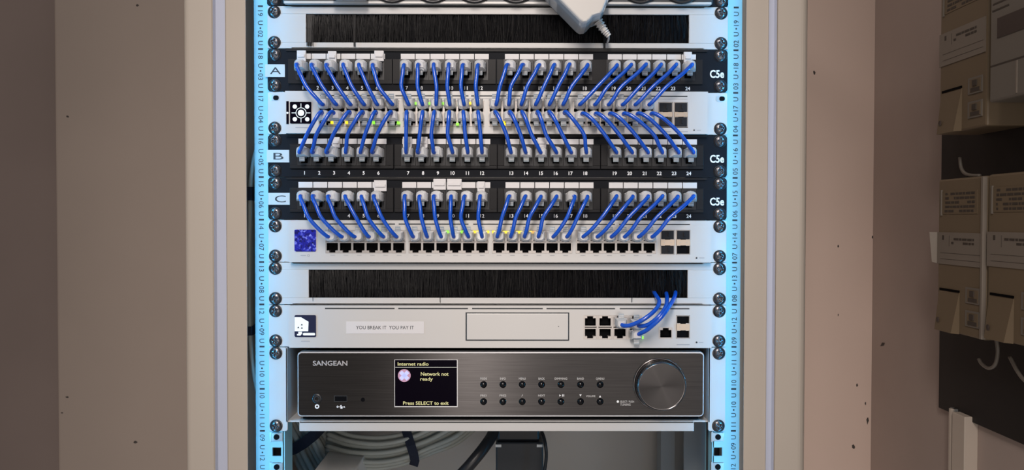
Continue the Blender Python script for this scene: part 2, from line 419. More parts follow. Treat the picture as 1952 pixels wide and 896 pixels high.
# ------------------------------------------------------------------ screw
def screw_mesh():
    mb = MB(); n = 56; R = 0.0062; rings = [0.0, .06, .12, .18, .24, .30, .36, .42, .48, .54, .6, .68, .76, .84, .92, 1.0]; vs = []; fs = []
    for rr_ in rings:
        for i in range(n):
            a = 2*math.pi*i/n; x, z = rr_*math.cos(a), rr_*math.sin(a)
            h = 0.0030*math.sqrt(max(0, 1-(rr_*0.97)**2))+0.0004
            d = min(abs(x), abs(z)); m_ = max(abs(x), abs(z))
            if m_ < 0.52: h -= 0.0017*max(0, min(1, (0.17-d)/0.06))*max(0, min(1, (0.52-m_)/0.12))
            vs.append((x*R, -h, z*R))
    for k in range(len(rings)-1):
        for i in range(n): fs.append((k*n+i, k*n+(i+1) % n, (k+1)*n+(i+1) % n, (k+1)*n+i))
    mb.add(vs, fs, M['screw'], True)
    mb.lathe(0, 0, [(0.0062, -0.0004), (0.0066, -0.0006), (0.0068, 0.0), (0.0066, 0.0)], M['black'], 32)
    return proto(mb, 'screw')
SCREW = screw_mesh()
def screws(parent, spots, y=-0.0022):
    for side, z in spots:
        inst('screw', SCREW, (side*0.2325, y, z), parent, ry=random.uniform(0, 1.5))
XE = 0.2397   # half width of the ears

# ------------------------------------------------------------------ ports and plugs
def port_mesh(name, cw, ch, ow, oh, nw, nh, flip, depth, ms, md, lip=0.0):
    mb = MB(); s = -1 if flip else 1
    zt, zb = ch/2, -ch/2; ot = zt-(ch-oh-nh)*0.6; ob = ot-oh; nb = ob-nh
    def B(x0, x1, z0, z1, y0=0, y1=depth, m=ms): mb.box(x0, x1, y0, y1, s*z0, s*z1, m)
    B(-cw/2, -ow/2, zb, zt); B(ow/2, cw/2, zb, zt); B(-ow/2, ow/2, ot, zt); B(-ow/2, ow/2, zb, nb)
    B(-ow/2, -nw/2, nb, ob); B(nw/2, ow/2, nb, ob)
    B(-ow/2, ow/2, nb, ot, depth*0.9, depth, md)
    B(-ow/2+1e-5, -ow/2+3e-4, ob, ot, 0.0006, depth*0.9, md); B(ow/2-3e-4, ow/2-1e-5, ob, ot, 0.0006, depth*0.9, md)
    B(-ow/2, ow/2, ot-3e-4, ot-1e-5, 0.0006, depth*0.9, md); B(-nw/2, nw/2, nb+1e-5, nb+3e-4, 0.0006, depth*0.9, md)
    return proto(mb, name)
PORT_DN = port_mesh('ethernet_port', 0.01395, 0.0118, 0.0117, 0.0078, 0.0062, 0.0021, False, 0.009, M['shell'], M['void'])
PORT_UP = port_mesh('ethernet_port', 0.01395, 0.0118, 0.0117, 0.0078, 0.0062, 0.0021, True, 0.009, M['shell'], M['void'])
JACK = port_mesh('keystone_jack', 0.0150, 0.0215, 0.0124, 0.0100, 0.0068, 0.0058, False, 0.008, M['black'], M['void'])

def plug_mesh():
    """clear modular plug, boot towards -y, latch below"""
    mb = MB()
    mb.box(-0.0058, 0.0058, -0.0045, 0.0020, -0.0045, 0.0040, M['clear'])
    # arched boot hood narrowing outwards
    prof = [(-0.0045, 0.0062, 0.0058, -0.0052), (-0.0085, 0.0060, 0.0062, -0.0050), (-0.0120, 0.0052, 0.0056, -0.0040), (-0.0145, 0.0038, 0.0038, -0.0028)]
    loops = []
    for y, hw, top, bot in prof:
        L = [(-hw, y, bot), (hw, y, bot), (hw, y, top*0.35)]
        for k in range(1, 6):
            t = math.pi*k/6; L.append((hw*math.cos(t), y, top*0.35+(top*0.65)*math.sin(t)))
        L.append((-hw, y, top*0.35)); loops.append(L)
    n = len(loops[0]); vs = [p for L in loops for p in L]; fs = [tuple(reversed(range(n))), tuple(range(3*n, 4*n))]
    for k in range(3):
        for i in range(n): j = (i+1) % n; fs.append((k*n+i, k*n+j, (k+1)*n+j, (k+1)*n+i))
    mb.add(vs, fs, M['clear'])
    return proto(mb, 'plug')
def latch_mesh():
    mb = MB()
    mb.prism([(-0.0030, -0.0045), (0.0030, -0.0045), (0.0027, -0.0098), (-0.0027, -0.0098)], -0.0095, -0.0085, M['latch'])
    mb.box(-0.0018, 0.0018, -0.0085, 0.002, -0.0060, -0.0050, M['latch'])
    for z in (-0.0062, -0.0078): mb.box(-0.0024, 0.0024, -0.0101, -0.0095, z-0.0004, z+0.0004, M['clear'])
    return proto(mb, 'latch')
PLUG = plug_mesh(); LATCH = latch_mesh()
def patch_cord(pa, pb, mids, flipA, flipB, label, group, r=0.0020, tiltA=0.0, tiltB=0.0, exA=None, exB=None):
    """pa, pb = world points on the port faces; exA, exB = points where the cable has turned; mids = points between"""
    root = thing('patch_cable', pa, label, 'patch cord', group)
    for p, fl, tz, ex in ((pa, flipA, tiltA, exA), (pb, flipB, tiltB, exB)):
        pl = inst('plug', PLUG, p, root, rz=tz); lt = bpy.data.objects.new('latch', LATCH); COL.objects.link(lt); lt.parent = pl
        if fl: pl.rotation_euler = (0, math.pi, -tz)
    sa = Vector(pa)+Vector((math.sin(tiltA)*0.008, -0.010, 0)); sb = Vector(pb)+Vector((math.sin(tiltB)*0.008, -0.010, 0))
    pts = [sa]+([exA] if exA else [])+list(mids)+([exB] if exB else [])+[sb]
    c = MB(); c.tube(pts, r, M['blue'], 10, 7); c.build('cable', root)
    return root

# ------------------------------------------------------------------ patch panels
def patch_panel(letter, k, starts, tags, py_mod, py_win, py_num, xs_lbl, py_jack):
    zt, zb = ZU(k)-0.0003, ZU(k+1)+0.0003
    root = thing('patch_bay', (0, 0, zb), 'black 24-port patch panel marked %s and C5e with blue cords in every port' % letter, 'patch panel')
    YM = -0.006
    jz = PZ(py_jack); pitch = 28.2
    ports = []
    for g, s0 in enumerate(starts):
        for i in range(6): ports.append(PX(s0+i*pitch, YM, py_jack))
    jh = 0.0215
    holes = []
    for g in range(4):
        holes.append((ports[g*6]-0.0075, ports[g*6+5]+0.0075, jz-jh/2, jz+jh/2))
    b_ = MB()
    for (pts) in [rrect(-XE, XE, zb, zt, 0.0035)]: pass
    b_.plate(-XE+0.0035, XE-0.0035, -0.002, 0.0, zb, zt, holes, M['charcoal'])
    b_.prism(rrect(-XE, -XE+0.0036, zb, zt, 0.0035, corners=(0, 0, 1, 1)), -0.002, 0, M['charcoal'])
    b_.prism(rrect(XE-0.0036, XE, zb, zt, 0.0035, corners=(1, 1, 0, 0)), -0.002, 0, M['charcoal'])
    # folded lower and upper ledges
    b_.box(PX(556), PX(1338), -0.0045, -0.002, zb, zb+0.0075, M['charcoal'])
    b_.box(PX(548), PX(1345), -0.0035, -0.002, zt-0.0022, zt, M['charcoal2'])
    b_.build('panel', root)
    b_ = MB(); b_.box(-0.215, 0.215, 0.014, 0.022, zb+0.003, zt-0.003, M['black']); b_.build('circuit_housing', root)
    # four modules framing six jacks each
    for g in range(4):
        m_ = MB(); x0, x1 = ports[g*6]-0.0145, ports[g*6+5]+0.0155
        if g == 0: x0 -= 0.001
        za, zc = PZ(py_mod[1], YM), PZ(py_mod[0], YM)
        m_.plate(x0, x1, YM, -0.002, za, zc, [holes[g]], M['charcoal2'])
        mo = m_.build('jack_module', root, 0.0005)
        for i in range(6): inst('keystone_jack', JACK, (ports[g*6+i], YM-0.0002, jz), mo)
    # white designation windows
    for g in range(4):
        for i in range(6):
            x = PX(starts[g]+i*pitch+2.0, -0.0045, py_win[0]); hw = 13.2*0.00055
            w_ = MB(); w_.box(x-hw, x+hw, -0.0052, -0.002, PZ(py_win[1], -0.0052), PZ(py_win[0], -0.0052), M['paper'])
            w_.build('label_window', root)
    # printing
    t_ = MB(); n = 1
    for g in range(4):
        for i in range(6):
            t_.text(str(n), PX(starts[g]+i*pitch, -0.0045, py_num), PZ(py_num, -0.0047), 0.0036, -0.0047, M['wprint'], bold=0.02); n += 1
    t_.text('C5e', PX(1366.5, -0.002, py_num), PZ(py_num-28, -0.002), 0.0078, -0.0022, M['wprint'], w=0.0148, bold=0.025)
    build_lettering(t_, 'lettering', root)
    lb = MB(); x0, x1, y0, y1 = xs_lbl; lb.box(PX(x0), PX(x1), -0.0024, -0.002, PZ(y1), PZ(y0), M['tape'])
    lb.text(letter, PX((x0+x1)/2+1), PZ((y0+y1)/2), 0.0072, -0.0026, M['ink'], w=0.0115 if letter != 'B' else 0.0105)
    lb.build('letter_label', root)
    for (tx0, tx1, ty0, ty1) in tags:
        f_ = MB(); ym = -0.0085
        f_.box(PX(tx0, ym), PX(tx1, ym), ym, -0.0052, PZ(ty1, ym), PZ(ty0, ym), M['paper'])
        f_.box(PX(tx0+2, ym), PX(tx1-2, ym), ym-0.0012, ym, PZ(ty0+(ty1-ty0)*.62, ym), PZ(ty0+(ty1-ty0)*.36, ym), M['paper'])
        f_.build('paper_flag', root, 0.0004)
    screws(root, [(s, z) for s in (-1, 1) for z in (zt-0.0061, zb+0.0061)], -0.0020)
    return ports, jz
SA = [577.5, 775.5, 974, 1170]; SB = [580.5, 778.3, 975, 1172]
PA, ZA = patch_panel('A', 1, SA, [(567, 584, 97, 118), (626, 642, 98, 120), (714, 732, 97, 117), (1302, 1317, 98, 120)], (113, 160), (103, 115), 168, (508, 545.5, 124.5, 148.5), 135)
PB, ZB_ = patch_panel('B', 3, SB, [(633, 648, 262, 282), (768, 785, 261, 281), (800, 815, 261, 282), (1024, 1041, 262, 282)], (275, 322), (265, 277), 330, (510.5, 553, 287, 310.5), 297)
PC, ZC = patch_panel('C', 4, SB, [(713, 737, 344, 365), (826, 850, 341, 362), (852, 880, 341, 362), (910, 924, 346, 367)], (358.5, 405), (347.5, 359), 411.5, (513, 557, 368.5, 391), 380)

# ------------------------------------------------------------------ switches and gateway: common body
def unit_body(root, k, x0, x1, yface, holes, m, depth=0.24):
    zt, zb = ZU(k)-0.0004, ZU(k+1)+0.0004
    b_ = MB(); b_.plate(x0, x1, yface, yface+0.0095, zb, zt, holes, m)
    b_.box(x0+0.001, x1-0.001, yface+0.0095, depth, zb+0.0005, zt-0.0005, m)
    b_.build('body', root)
    for s in (-1, 1):
        e_ = MB(); xa = -XE if s < 0 else x1-0.002; xb = x0+0.002 if s < 0 else XE
        e_.prism(rrect(xa, xb, zb, zt, 0.002), -0.0022, 0, M['silver']); e_.box((x0 if s < 0 else x1-0.0015), (x0+0.0015 if s < 0 else x1), yface+0.002, 0.02, zb, zt, M['silver'])
        e_.build('mounting_ear', root, 0.0003)
    return zt, zb
YS = -0.010
def strip_slots(mb, py, segs, y, m=None):
    for a, c in segs: mb.box(PX(a, y), PX(c, y), y-0.0001, y+0.0005, PZ(py+1.1, y), PZ(py-1.1, y), m or M['ink'])

# 48-port switch
sx0, sx1 = PX(543.5, YS, 217), PX(1349.5, YS, 217)
sw1 = thing('network_switch', (0, 0, ZU(3)), 'silver-white 48-port switch with white ring-and-dots display, plugged full in both rows', 'network switch', None)
S1 = [621, 781.5, 944, 1104]; p1 = 25.7
zrow_u, zrow_l = PZ(204, YS), PZ(230, YS)
H = [(PX(S1[g], YS)-0.0071, PX(S1[g]+5*p1, YS)+0.0071, zrow_l-0.0062, zrow_u+0.0062) for g in range(4)]
Hs = [(PX(1254, YS), PX(1281.5, YS), PZ(243, YS), PZ(194, YS)), (PX(1283.5, YS), PX(1310, YS), PZ(243, YS), PZ(194, YS))]
unit_body(sw1, 2, sx0, sx1, YS, H+Hs, M['silver'])
U1, L1 = [], []
for g in range(4):
    for i in range(6):
        x = PX(S1[g]+i*p1, YS)
        inst('ethernet_port', PORT_UP, (x, YS-0.0002, zrow_u), sw1); inst('ethernet_port', PORT_DN, (x, YS-0.0002, zrow_l), sw1)
        U1.append(Vector((x, YS, zrow_u+0.0022))); L1.append(Vector((x, YS, zrow_l+0.0036)))
    b_ = MB(); b_.box(H[g][0], H[g][1], YS-0.0003, YS+0.006, (zrow_u+zrow_l)/2-0.0014, (zrow_u+zrow_l)/2+0.0014, M['shell']); b_.build('port_divider', sw1)
def sfp_cages(root, xs, ys, caps):
    """xs: (left,right) px pairs, ys: rows of (top,bottom); caps marks rubber caps"""
    for ci, (a, c) in enumerate(xs):
        for ri, (t, b2) in enumerate(ys):
            q = MB(); x0, x1, z0, z1 = PX(a, YS), PX(c, YS), PZ(b2, YS), PZ(t, YS)
            q.plate(x0, x1, YS-0.0002, YS+0.009, z0, z1, [(x0+0.0005, x1-0.0005, z0+0.0005, z1-0.0005)], M['shell'])
            q.box(x0+0.0006, x1-0.0006, YS+0.0012, YS+0.009, z0+0.0006, z1-0.0006, M['void'])  # black block fills the cage to stand in for shade inside
            zq = z0 if ri == 0 else z1; s = 1 if ri == 0 else -1
            q.box((x0+x1)/2-0.0028, (x0+x1)/2+0.0028, YS-0.0004, YS+0.003, zq, zq+s*0.0012, M['void'])
            po = q.build('sfp_port', root)
            if caps[ci][ri]:
                q = MB(); q.box(x0+0.0007, x1-0.0007, YS-0.0012, YS+0.0014, z0+0.0007, z1-0.0007, M['slug'])
                q.box((x0+x1)/2+0.0002, (x0+x1)/2+0.0018, YS-0.0020, YS-0.0012, (z0+z1)/2-0.002, (z0+z1)/2+0.0028, M['slug'])
                q.build('dust_cap', po, 0.0003)
        q = MB(); x0, x1 = PX(a, YS), PX(c, YS); zt_, zb_ = PZ(ys[0][1], YS), PZ(ys[1][0], YS)
        q.box(x0, x1, YS-0.0008, YS+0.008, zb_, zt_, M['sfp'])
        for f_ in (0.25, 0.75): q.box(x0+(x1-x0)*f_-0.0005, x0+(x1-x0)*f_+0.0005, YS-0.001, YS, (zb_+zt_)/2-0.0005, (zb_+zt_)/2+0.0005, M['shell'])
        q.build('sfp_spring', root)
sfp_cages(sw1, [(1254.5, 1280.5), (1284, 1309.5)], [(194.5, 213.5), (222, 241.5)], [(1, 1), (1, 1)])
q = MB(); strip_slots(q, 183, [(611, 748), (754, 893), (898, 1034), (1040, 1180), (1185, 1309)], YS)
q.box(PX(610, YS), PX(1309, YS), YS-0.0002, YS, PZ(188.5, YS), PZ(187.8, YS), M['faint'])
for px, c in ((564, 26), (1256, 22), (1286, 24)): q.box(PX(px, YS), PX(px+c, YS), YS-0.0002, YS, PZ(250.8 if px > 1000 else 244.5, YS), PZ(249.8 if px > 1000 else 243.3, YS), M['faint'])
q.prism(circ(PX(1322, YS), PZ(247.5, YS), 0.0008), YS-0.0003, YS, M['ink']); q.box(PX(1327, YS), PX(1335, YS), YS-0.0002, YS, PZ(248, YS), PZ(247, YS), M['faint'])
build_lettering(q, 'lettering', sw1)
# display with ring and dots
d_ = MB(); dz0, dz1 = PZ(236.5, YS), PZ(195, YS)
d_.prism(rrect(PX(554, YS), PX(594.5, YS), dz0, dz1, 0.001), YS-0.0006, YS, M['screen'])
d_.box(PX(547, YS), PX(551.5, YS), YS-0.0006, YS, PZ(237.5, YS), PZ(194, YS), M['screen'])
dsp = d_.build('display', sw1)
d_ = MB(); yy = YS-0.0008; k_ = 0.00054; cx, cz = PX(575, YS), PZ(216.2, YS)
d_.prism(circ(cx, cz, 6*k_), yy, yy+0.0001, M['wglow']); d_.ring(cx, cz, 9.0*k_, 10.3*k_, yy, yy+0.0001, M['wglow'])
for a in (-1, 1):
    for c in (-1, 1): d_.prism(circ(cx+a*11.8*k_, cz+c*12*k_, 4.2*k_, 14), yy, yy+0.0001, M['wglow'])
    d_.box(cx+a*10.3*k_, cx+a*18*k_, yy, yy+0.0001, cz-.6*k_, cz+.6*k_, M['wglow']); d_.box(cx-.6*k_, cx+.6*k_, yy, yy+0.0001, cz+a*10.3*k_, cz+a*18*k_, M['wglow'])
d_.prism(circ(PX(549.2, YS), cz, 2*k_, 12), yy, yy+0.0001, M['wglow'])
d_.build('display_icons', dsp)
LEDB = {}
for c in 'GYA':
    q = MB(); q.box(-0.0015, 0.0015, -0.0014, 0.0, -0.0013, 0.0013, M['led'+c]); LEDB[c] = proto(q, 'status_led')
for px, py, c in ((634, 234.5, 'Y'), (662, 234.5, 'Y'), (713, 234.5, 'G'), (760, 235, 'G'), (748, 233, 'G'), (795, 197.5, 'G'), (821, 197.5, 'G'), (847, 197.5, 'G'), (897, 197, 'Y'), (858, 234, 'Y'), (872, 237, 'G'), (960, 232, 'Y'), (961, 237, 'Y'), (967, 234, 'A')):
    inst('status_led', LEDB[c], (PX(px, YS-0.003), YS-0.003, PZ(py, YS-0.003)), sw1)
screws(sw1, [(-1, ZU(3)+0.0065), (1, ZU(3)+0.0065)], -0.0022)
for s in (-1, 1):
    q = MB(); zc = ZU(2)-0.0065; q.prism(rrect(s*0.2325-0.0052, s*0.2325+0.0052, zc-0.0032, zc+0.0032, 0.003), -0.0025, -0.0022, M['zinc'])
    q.prism(rrect(s*0.2325-0.0014, s*0.2325+0.0044, zc-0.0024, zc+0.0024, 0.002), -0.0027, -0.0024, M['void']); q.build('ear_slot', sw1)

# 24-port (two-row) switch with blue display
tx0, tx1 = PX(551.5, YS, 460), PX(1355.5, YS, 460)
sw2 = thing('network_switch', (0, 0, ZU(6)), 'silver-white switch with square blue sparkling display and empty lower port row', 'network switch', None)
S2 = [633.5, 792, 951, 1110.8]; p2 = 25.35
zu2, zl2 = PZ(450, YS), PZ(472.3, YS)
H = [(PX(S2[g], YS, 460)-0.0071, PX(S2[g]+5*p2, YS, 460)+0.0071, zl2-0.0060, zu2+0.0060) for g in range(4)]
Hs = [(PX(1259, YS), PX(1286, YS), PZ(485, YS), PZ(438, YS)), (PX(1289, YS), PX(1316, YS), PZ(485, YS), PZ(438, YS))]
unit_body(sw2, 5, tx0, tx1, YS, H+Hs, M['silver'])
U2 = []
for g in range(4):
    for i in range(6):
        x = PX(S2[g]+i*p2, YS, 460)
        inst('ethernet_port', PORT_UP, (x, YS-0.0002, zu2), sw2); inst('ethernet_port', PORT_DN, (x, YS-0.0002, zl2), sw2)
        U2.append(Vector((x, YS, zu2)))
sfp_cages(sw2, [(1259.5, 1285.5), (1289.5, 1315.5)], [(438.5, 456.5), (467.5, 484.5)], [(1, 1), (1, 0)])
q = MB(); strip_slots(q, 427.5, [(625, 753), (760, 893), (902, 1033), (1040, 1172), (1180, 1315)], YS)
q.box(PX(620, YS), PX(1253, YS), YS-0.0002, YS, PZ(439.2, YS), PZ(438.4, YS), M['faint'])
for g in range(4):
    for i in range(6):
        a = S2[g]+i*p2; q.box(PX(a-4, YS), PX(a+5, YS), YS-0.0002, YS, PZ(487.3, YS), PZ(486.3, YS), M['faint'])
q.box(PX(573, YS), PX(583, YS), YS-0.0002, YS, PZ(488.2, YS), PZ(486.8, YS), M['faint']); q.ring(PX(588, YS), PZ(487.5, YS), 0.0007, 0.0013, YS-0.0002, YS, M['faint'], 16)
q.prism(circ(PX(1328, YS), PZ(491.5, YS), 0.0009), YS-0.0003, YS, M['ink']); q.box(PX(1333, YS), PX(1343, YS), YS-0.0002, YS, PZ(492, YS), PZ(490.8, YS), M['faint'])
build_lettering(q, 'lettering', sw2)
d_ = MB(); d_.prism(rrect(PX(561.5, YS), PX(602.5, YS), PZ(480, YS), PZ(438, YS), 0.0014), YS-0.0006, YS, M['sparkle']); d_.build('display', sw2)
for px, py, c in ((723, 441.5, 'G'), (853, 442, 'G'), (881, 442, 'G'), (904.5, 442, 'Y'), (911, 442, 'Y'), (930, 442, 'Y'), (941, 442, 'Y'), (961, 442.5, 'Y'), (967, 442.5, 'Y'), (986.5, 442.5, 'Y'), (992.5, 442.5, 'Y'), (1011.5, 442.5, 'Y'), (1018, 442.5, 'A')):
    inst('status_led', LEDB[c], (PX(px, YS-0.003), YS-0.0055, PZ(py, YS-0.003)), sw2)
screws(sw2, [(s, z) for s in (-1, 1) for z in (ZU(5)-0.0065, ZU(6)+0.0065)])

# gateway
gx0, gx1 = PX(551, YS, 620), PX(1357, YS, 620)
gw = thing('network_gateway', (0, 0, ZU(8)), 'silver-white gateway with drive bay, house-shaped display picture and YOU BREAK IT sticker', 'network gateway', None)
gx = [1125.5, 1154, 1182.5, 1211.5]; zg_u, zg_l = PZ(612, YS), PZ(635.5, YS)
H = [(PX(1115.5, YS), PX(1221, YS), zg_l-0.0060, zg_u+0.0060), (PX(1270, YS)-0.0070, PX(1270, YS)+0.0070, PZ(634.5, YS)-0.0059, PZ(634.5, YS)+0.0059), (PX(1290, YS), PX(1316, YS), PZ(645, YS), PZ(601, YS))]
unit_body(gw, 7, gx0, gx1, YS, H, M['silver'])
for i, a in enumerate(gx):
    x = PX(a, YS)
    inst('ethernet_port', PORT_UP, (x, YS-0.0002, zg_u), gw); inst('ethernet_port', PORT_DN, (x, YS-0.0002, zg_l), gw)
q = MB()
for a, c in zip(gx[:-1], gx[1:]): q.box(PX(a, YS)+0.0068, PX(c, YS)-0.0068, YS-0.0002, YS+0.006, zg_l-0.006, zg_u+0.006, M['shell'])
q.build('port_divider', gw)
inst('ethernet_port', PORT_UP, (PX(1270, YS), YS-0.0002, PZ(634.5, YS)), gw)
sfp_cages(gw, [(1290.5, 1315.5)], [(601.5, 617), (629.5, 644.5)], [(0, 0)])
q = MB(); strip_slots(q, 588.3, [(619, 752), (759, 892), (900, 1035), (1042, 1173), (1182, 1315)], YS)
q.box(PX(573, YS), PX(590, YS), YS-0.0002, YS, PZ(651.5, YS), PZ(650, YS), M['faint']); q.box(PX(1291, YS), PX(1316, YS), YS-0.0002, YS, PZ(657.5, YS), PZ(656, YS), M['faint'])
q.prism(circ(PX(1329, YS), PZ(652.5, YS), 0.0009), YS-0.0003, YS, M['ink']); q.box(PX(1333, YS), PX(1342, YS), YS-0.0002, YS, PZ(653, YS), PZ(652, YS), M['faint'])
build_lettering(q, 'lettering', gw)
q = MB(); q.plate(PX(887.5, YS), PX(1085.5, YS), YS-0.0002, YS, PZ(649.5, YS), PZ(595.5, YS), [(PX(890, YS), PX(1083.5, YS), PZ(647.5, YS), PZ(597.5, YS))], M['ink'])
q.build('bay_gap', gw)
q = MB(); q.box(PX(890, YS), PX(1083.5, YS), YS-0.0012, YS, PZ(647.5, YS), PZ(597.5, YS), M['silver']); q.prism(circ(PX(1065, YS), PZ(622, YS), 0.0006), YS-0.0014, YS, M['ink']); q.build('drive_bay_door', gw, 0.0005)
q = MB(); q.box(PX(659.5, YS), PX(808, YS), YS-0.0003, YS, PZ(636, YS), PZ(613, YS), M['paper'])
q.text('YOU BREAK IT  YOU PAY IT', PX(733.5, YS), PZ(624.3, YS), 0.0036, YS-0.0005, M['ink'], w=111*0.00054)
q.build('sticker', gw)
q = MB(); q.prism(rrect(PX(561, YS), PX(602, YS), PZ(642.5, YS), PZ(601, YS), 0.0014), YS-0.0006, YS, mat('navy_display', (0.003, 0.005, 0.02), 0.35, emit=(0.004, 0.008, 0.04), es=0.5)); dsp = q.build('display', gw)
q = MB(); yy = YS-0.0008
def G(u, v): return (PX(550+u/12.8, YS), PZ(590+v/12.8, YS))
q.prism([G(145, 188), G(145, 532), G(475, 532), G(485, 300), G(300, 190)], yy, yy+0.0001, M['wglow'])
q.prism([G(235, 545), G(325, 545), G(325, 590), G(285, 638), G(205, 635), G(200, 600), G(235, 595)], yy, yy+0.0001, M['wglow'])
x0, z0 = G(345, 632); x1, z1 = G(645, 572); q.prism(rrect(x0, x1, z0, z1, abs(z1-z0)*0.45), yy, yy+0.0001, M['wglow'])
for u, v in ((320, 370), (235, 438), (322, 450)):
    x, z = G(u, v); q.prism([(x-0.0011, z-0.0008), (x+0.0011, z-0.0008), (x, z+0.0010)], yy-0.0001, yy, M['screen'])
q.build('display_picture', dsp)
inst('status_led', LEDB['G'], (PX(1224, YS), YS-0.0008, PZ(643, YS)), gw)
screws(gw, [(s, z) for s in (-1, 1) for z in (ZU(7)-0.0065, ZU(8)+0.0065)])

# ------------------------------------------------------------------ brush panels
def brush(k, x0, x1, py0, py1, label, strays, seed):
    rnd = random.Random(seed)
    zt, zb = ZU(k)-0.0003, ZU(k+1)+0.0003
    root = thing('brush_strip', (0, 0, zb), label, 'brush panel')
    hx0, hx1, hz0, hz1 = PX(x0, -0.003), PX(x1, -0.003), PZ(py1, -0.003), PZ(py0, -0.003)
    b_ = MB(); b_.plate(-XE, XE, -0.0025, 0.0, zb, zt, [(hx0, hx1, hz0, hz1)], M['white'])
    b_.box(-0.215, 0.215, -0.0025, 0.03, zt-0.0015, zt, M['white']); b_.box(-0.215, 0.215, -0.0025, 0.03, zb, zb+0.0015, M['white'])
    b_.build('panel', root, 0.0004)
    b_ = MB(); b_.box(hx0-0.004, hx1+0.004, 0.008, 0.009, hz0-0.003, hz1+0.003, M['void']); b_.build('backing', root)
    b_ = MB(); H_ = hz1-hz0
    N = 2600
    for i in range(N):
        x = hx0+(hx1-hx0)*rnd.random(); lean = rnd.gauss(0, 0.0012)+0.001*math.sin(x*90+seed); layer = rnd.random()
        y = 0.004-0.0055*layer; ln = H_*(0.99 if layer < 0.55 else rnd.uniform(0.3, 1.0))
        r = rnd.uniform(0.00010, 0.00018); pts = []
        bend = rnd.gauss(0, 0.0004)
        for t in (0, 0.35, 0.7, 1.0):
            pts.append((x+lean*t*t+bend*math.sin(3*t), y-0.0012*math.sin(3.1*t), hz1-ln*t))
        b_.tube(pts, r, M['bristle'] if rnd.random() < 0.72 else M['bristle2'], 3, 1, False, False)
    for (sx, w_, py_e) in strays:
        for j in range(max(4, int(w_*2.2))):
            x = PX(sx+rnd.uniform(-w_/2, w_/2), -0.004); zz = PZ(py_e+rnd.uniform(-1.5, 0.5), -0.004)
            b_.tube([(x, -0.001, hz1), (x, -0.0034, (hz1+hz0)/2), (x, -0.0042, hz0), (x, -0.0038, zz)], 0.00022, M['bristle2' if j % 3 == 0 else 'bristle'], 3, 1, False, False)
    o = b_.build('bristles', root); o['kind'] = 'stuff'
    screws(root, [(s, z) for s in (-1, 1) for z in (zt-0.0061, zb+0.0061)], -0.0025)
    return root
brush(0, 584.5, 1311.5, 27, 81.5, 'white brush strip panel at the top with white adapter hanging before it', [(592, 13, 89), (677, 4, 90), (1151, 4, 92)], 3)
brush(6, 588, 1311.5, 514.5, 568, 'white brush strip panel above the gateway with blue cords passing through it', [(839, 1, 577), (1205, 1, 577), (596, 0.6, 574)], 11)

# ------------------------------------------------------------------ power strip at the very top
pd = thing('power_strip', (0, 0, ZU(0)), 'dark rack power strip with round black sockets at the top picture edge', 'power strip')
b_ = MB(); b_.box(PX(545), PX(1352), -0.008, 0.035, ZU(0)+0.0012, ZU(-1)-0.0004, M['pdu']); b_.build('body', pd, 0.0006)
b_ = MB(); b_.box(PX(547), PX(1350), -0.0085, -0.0015, ZU(0)+0.0008, ZU(0)+0.0034, M['silver']); b_.build('lower_lip', pd, 0.0005)
for s in (-1, 1):
    b_ = MB(); b_.prism(rrect(*(sorted((s*XE, s*0.2185))), ZU(0)+0.0004, ZU(-1)-0.0004, 0.002), -0.003, 0, M['charcoal']); b_.build('mounting_ear', pd)
for i, px in enumerate((747, 825, 904, 983, 1062, 1141, 1220, 1299)):
    b_ = MB(); cx, cz = PX(px, -0.012), ZU(0)+0.0215
    b_.lathe(cx, cz, [(0.0, -0.0084), (0.0165, -0.0084), (0.0170, -0.010), (0.0192, -0.0115), (0.0205, -0.0105), (0.0205, -0.008)], M['black'], 36)
    for a in (-0.0095, 0.0095): b_.prism(circ(cx+a, cz, 0.0024, 12), -0.0087, -0.0083, M['void'])
    b_.build('socket', pd)
screws(pd, [(s, z) for s in (-1, 1) for z in (ZU(0)+0.0058, ZU(-1)-0.0061)], -0.003)
# pale plug at the left of the strip
pk = MB(); pk.prism(rrect(PX(633, -0.02), PX(700, -0.02), ZU(0)+0.0035, ZU(-1)-0.004, 0.004), -0.022, -0.008, M['adapt'], inset=0.001)
pk.build('pale_plug_block'); o = bpy.data.objects['pale_plug_block']; o.name = 'plug_block'; tag(o, 'pale plug block in the power strip, just reaching in at the top left', 'power plug')

# white adapter hanging with a corner down
ad = thing('power_adapter', at(1100, 10, -0.02), 'glossy white power adapter hanging corner-down over the upper brush panel', 'power adapter')
ang = math.radians(-44.5)
def arot(pts, c):
    return [(c[0]+u*math.cos(ang)-v*math.sin(ang), c[1]+u*math.sin(ang)+v*math.cos(ang)) for u, v in pts]
# outline in world XZ from the lower silhouette, at the block's own back plane
YBk, YFr = -0.006, -0.048
sil = [(1104, 66), (1112, 65), (1118, 60), (1124, 53), (1131, 50.5), (1139, 48.5), (1144, 42), (1150, 27), (1155, 14), (1156, -6), (1150, -30), (1090, -95), (1080, -97), (1012, -36), (1010, -28), (1036, -1), (1098, 62)]
outl = [(at(a, c, YBk).x, at(a, c, YBk).z) for a, c in sil]; outl.reverse()
b_ = MB(); n = len(outl); cxx = sum(p[0] for p in outl)/n; czz = sum(p[1] for p in outl)/n
lay = [(YBk, 1.0), (YFr+0.012, 0.97), (YFr+0.003, 0.93), (YFr, 0.87)]
vs = []; fs = []
for y, s in lay: vs += [(cxx+(p[0]-cxx)*s, y, czz+(p[1]-czz)*s) for p in outl]
for k in range(3):
    for i in range(n): j = (i+1) % n; fs.append((k*n+i, k*n+j, (k+1)*n+j, (k+1)*n+i))
fs += [tuple(range(3*n, 4*n)), tuple(reversed(range(n)))]
b_.add(vs, fs, M['adapt']); b_.build('housing', ad, 0.0012)
b_ = MB()
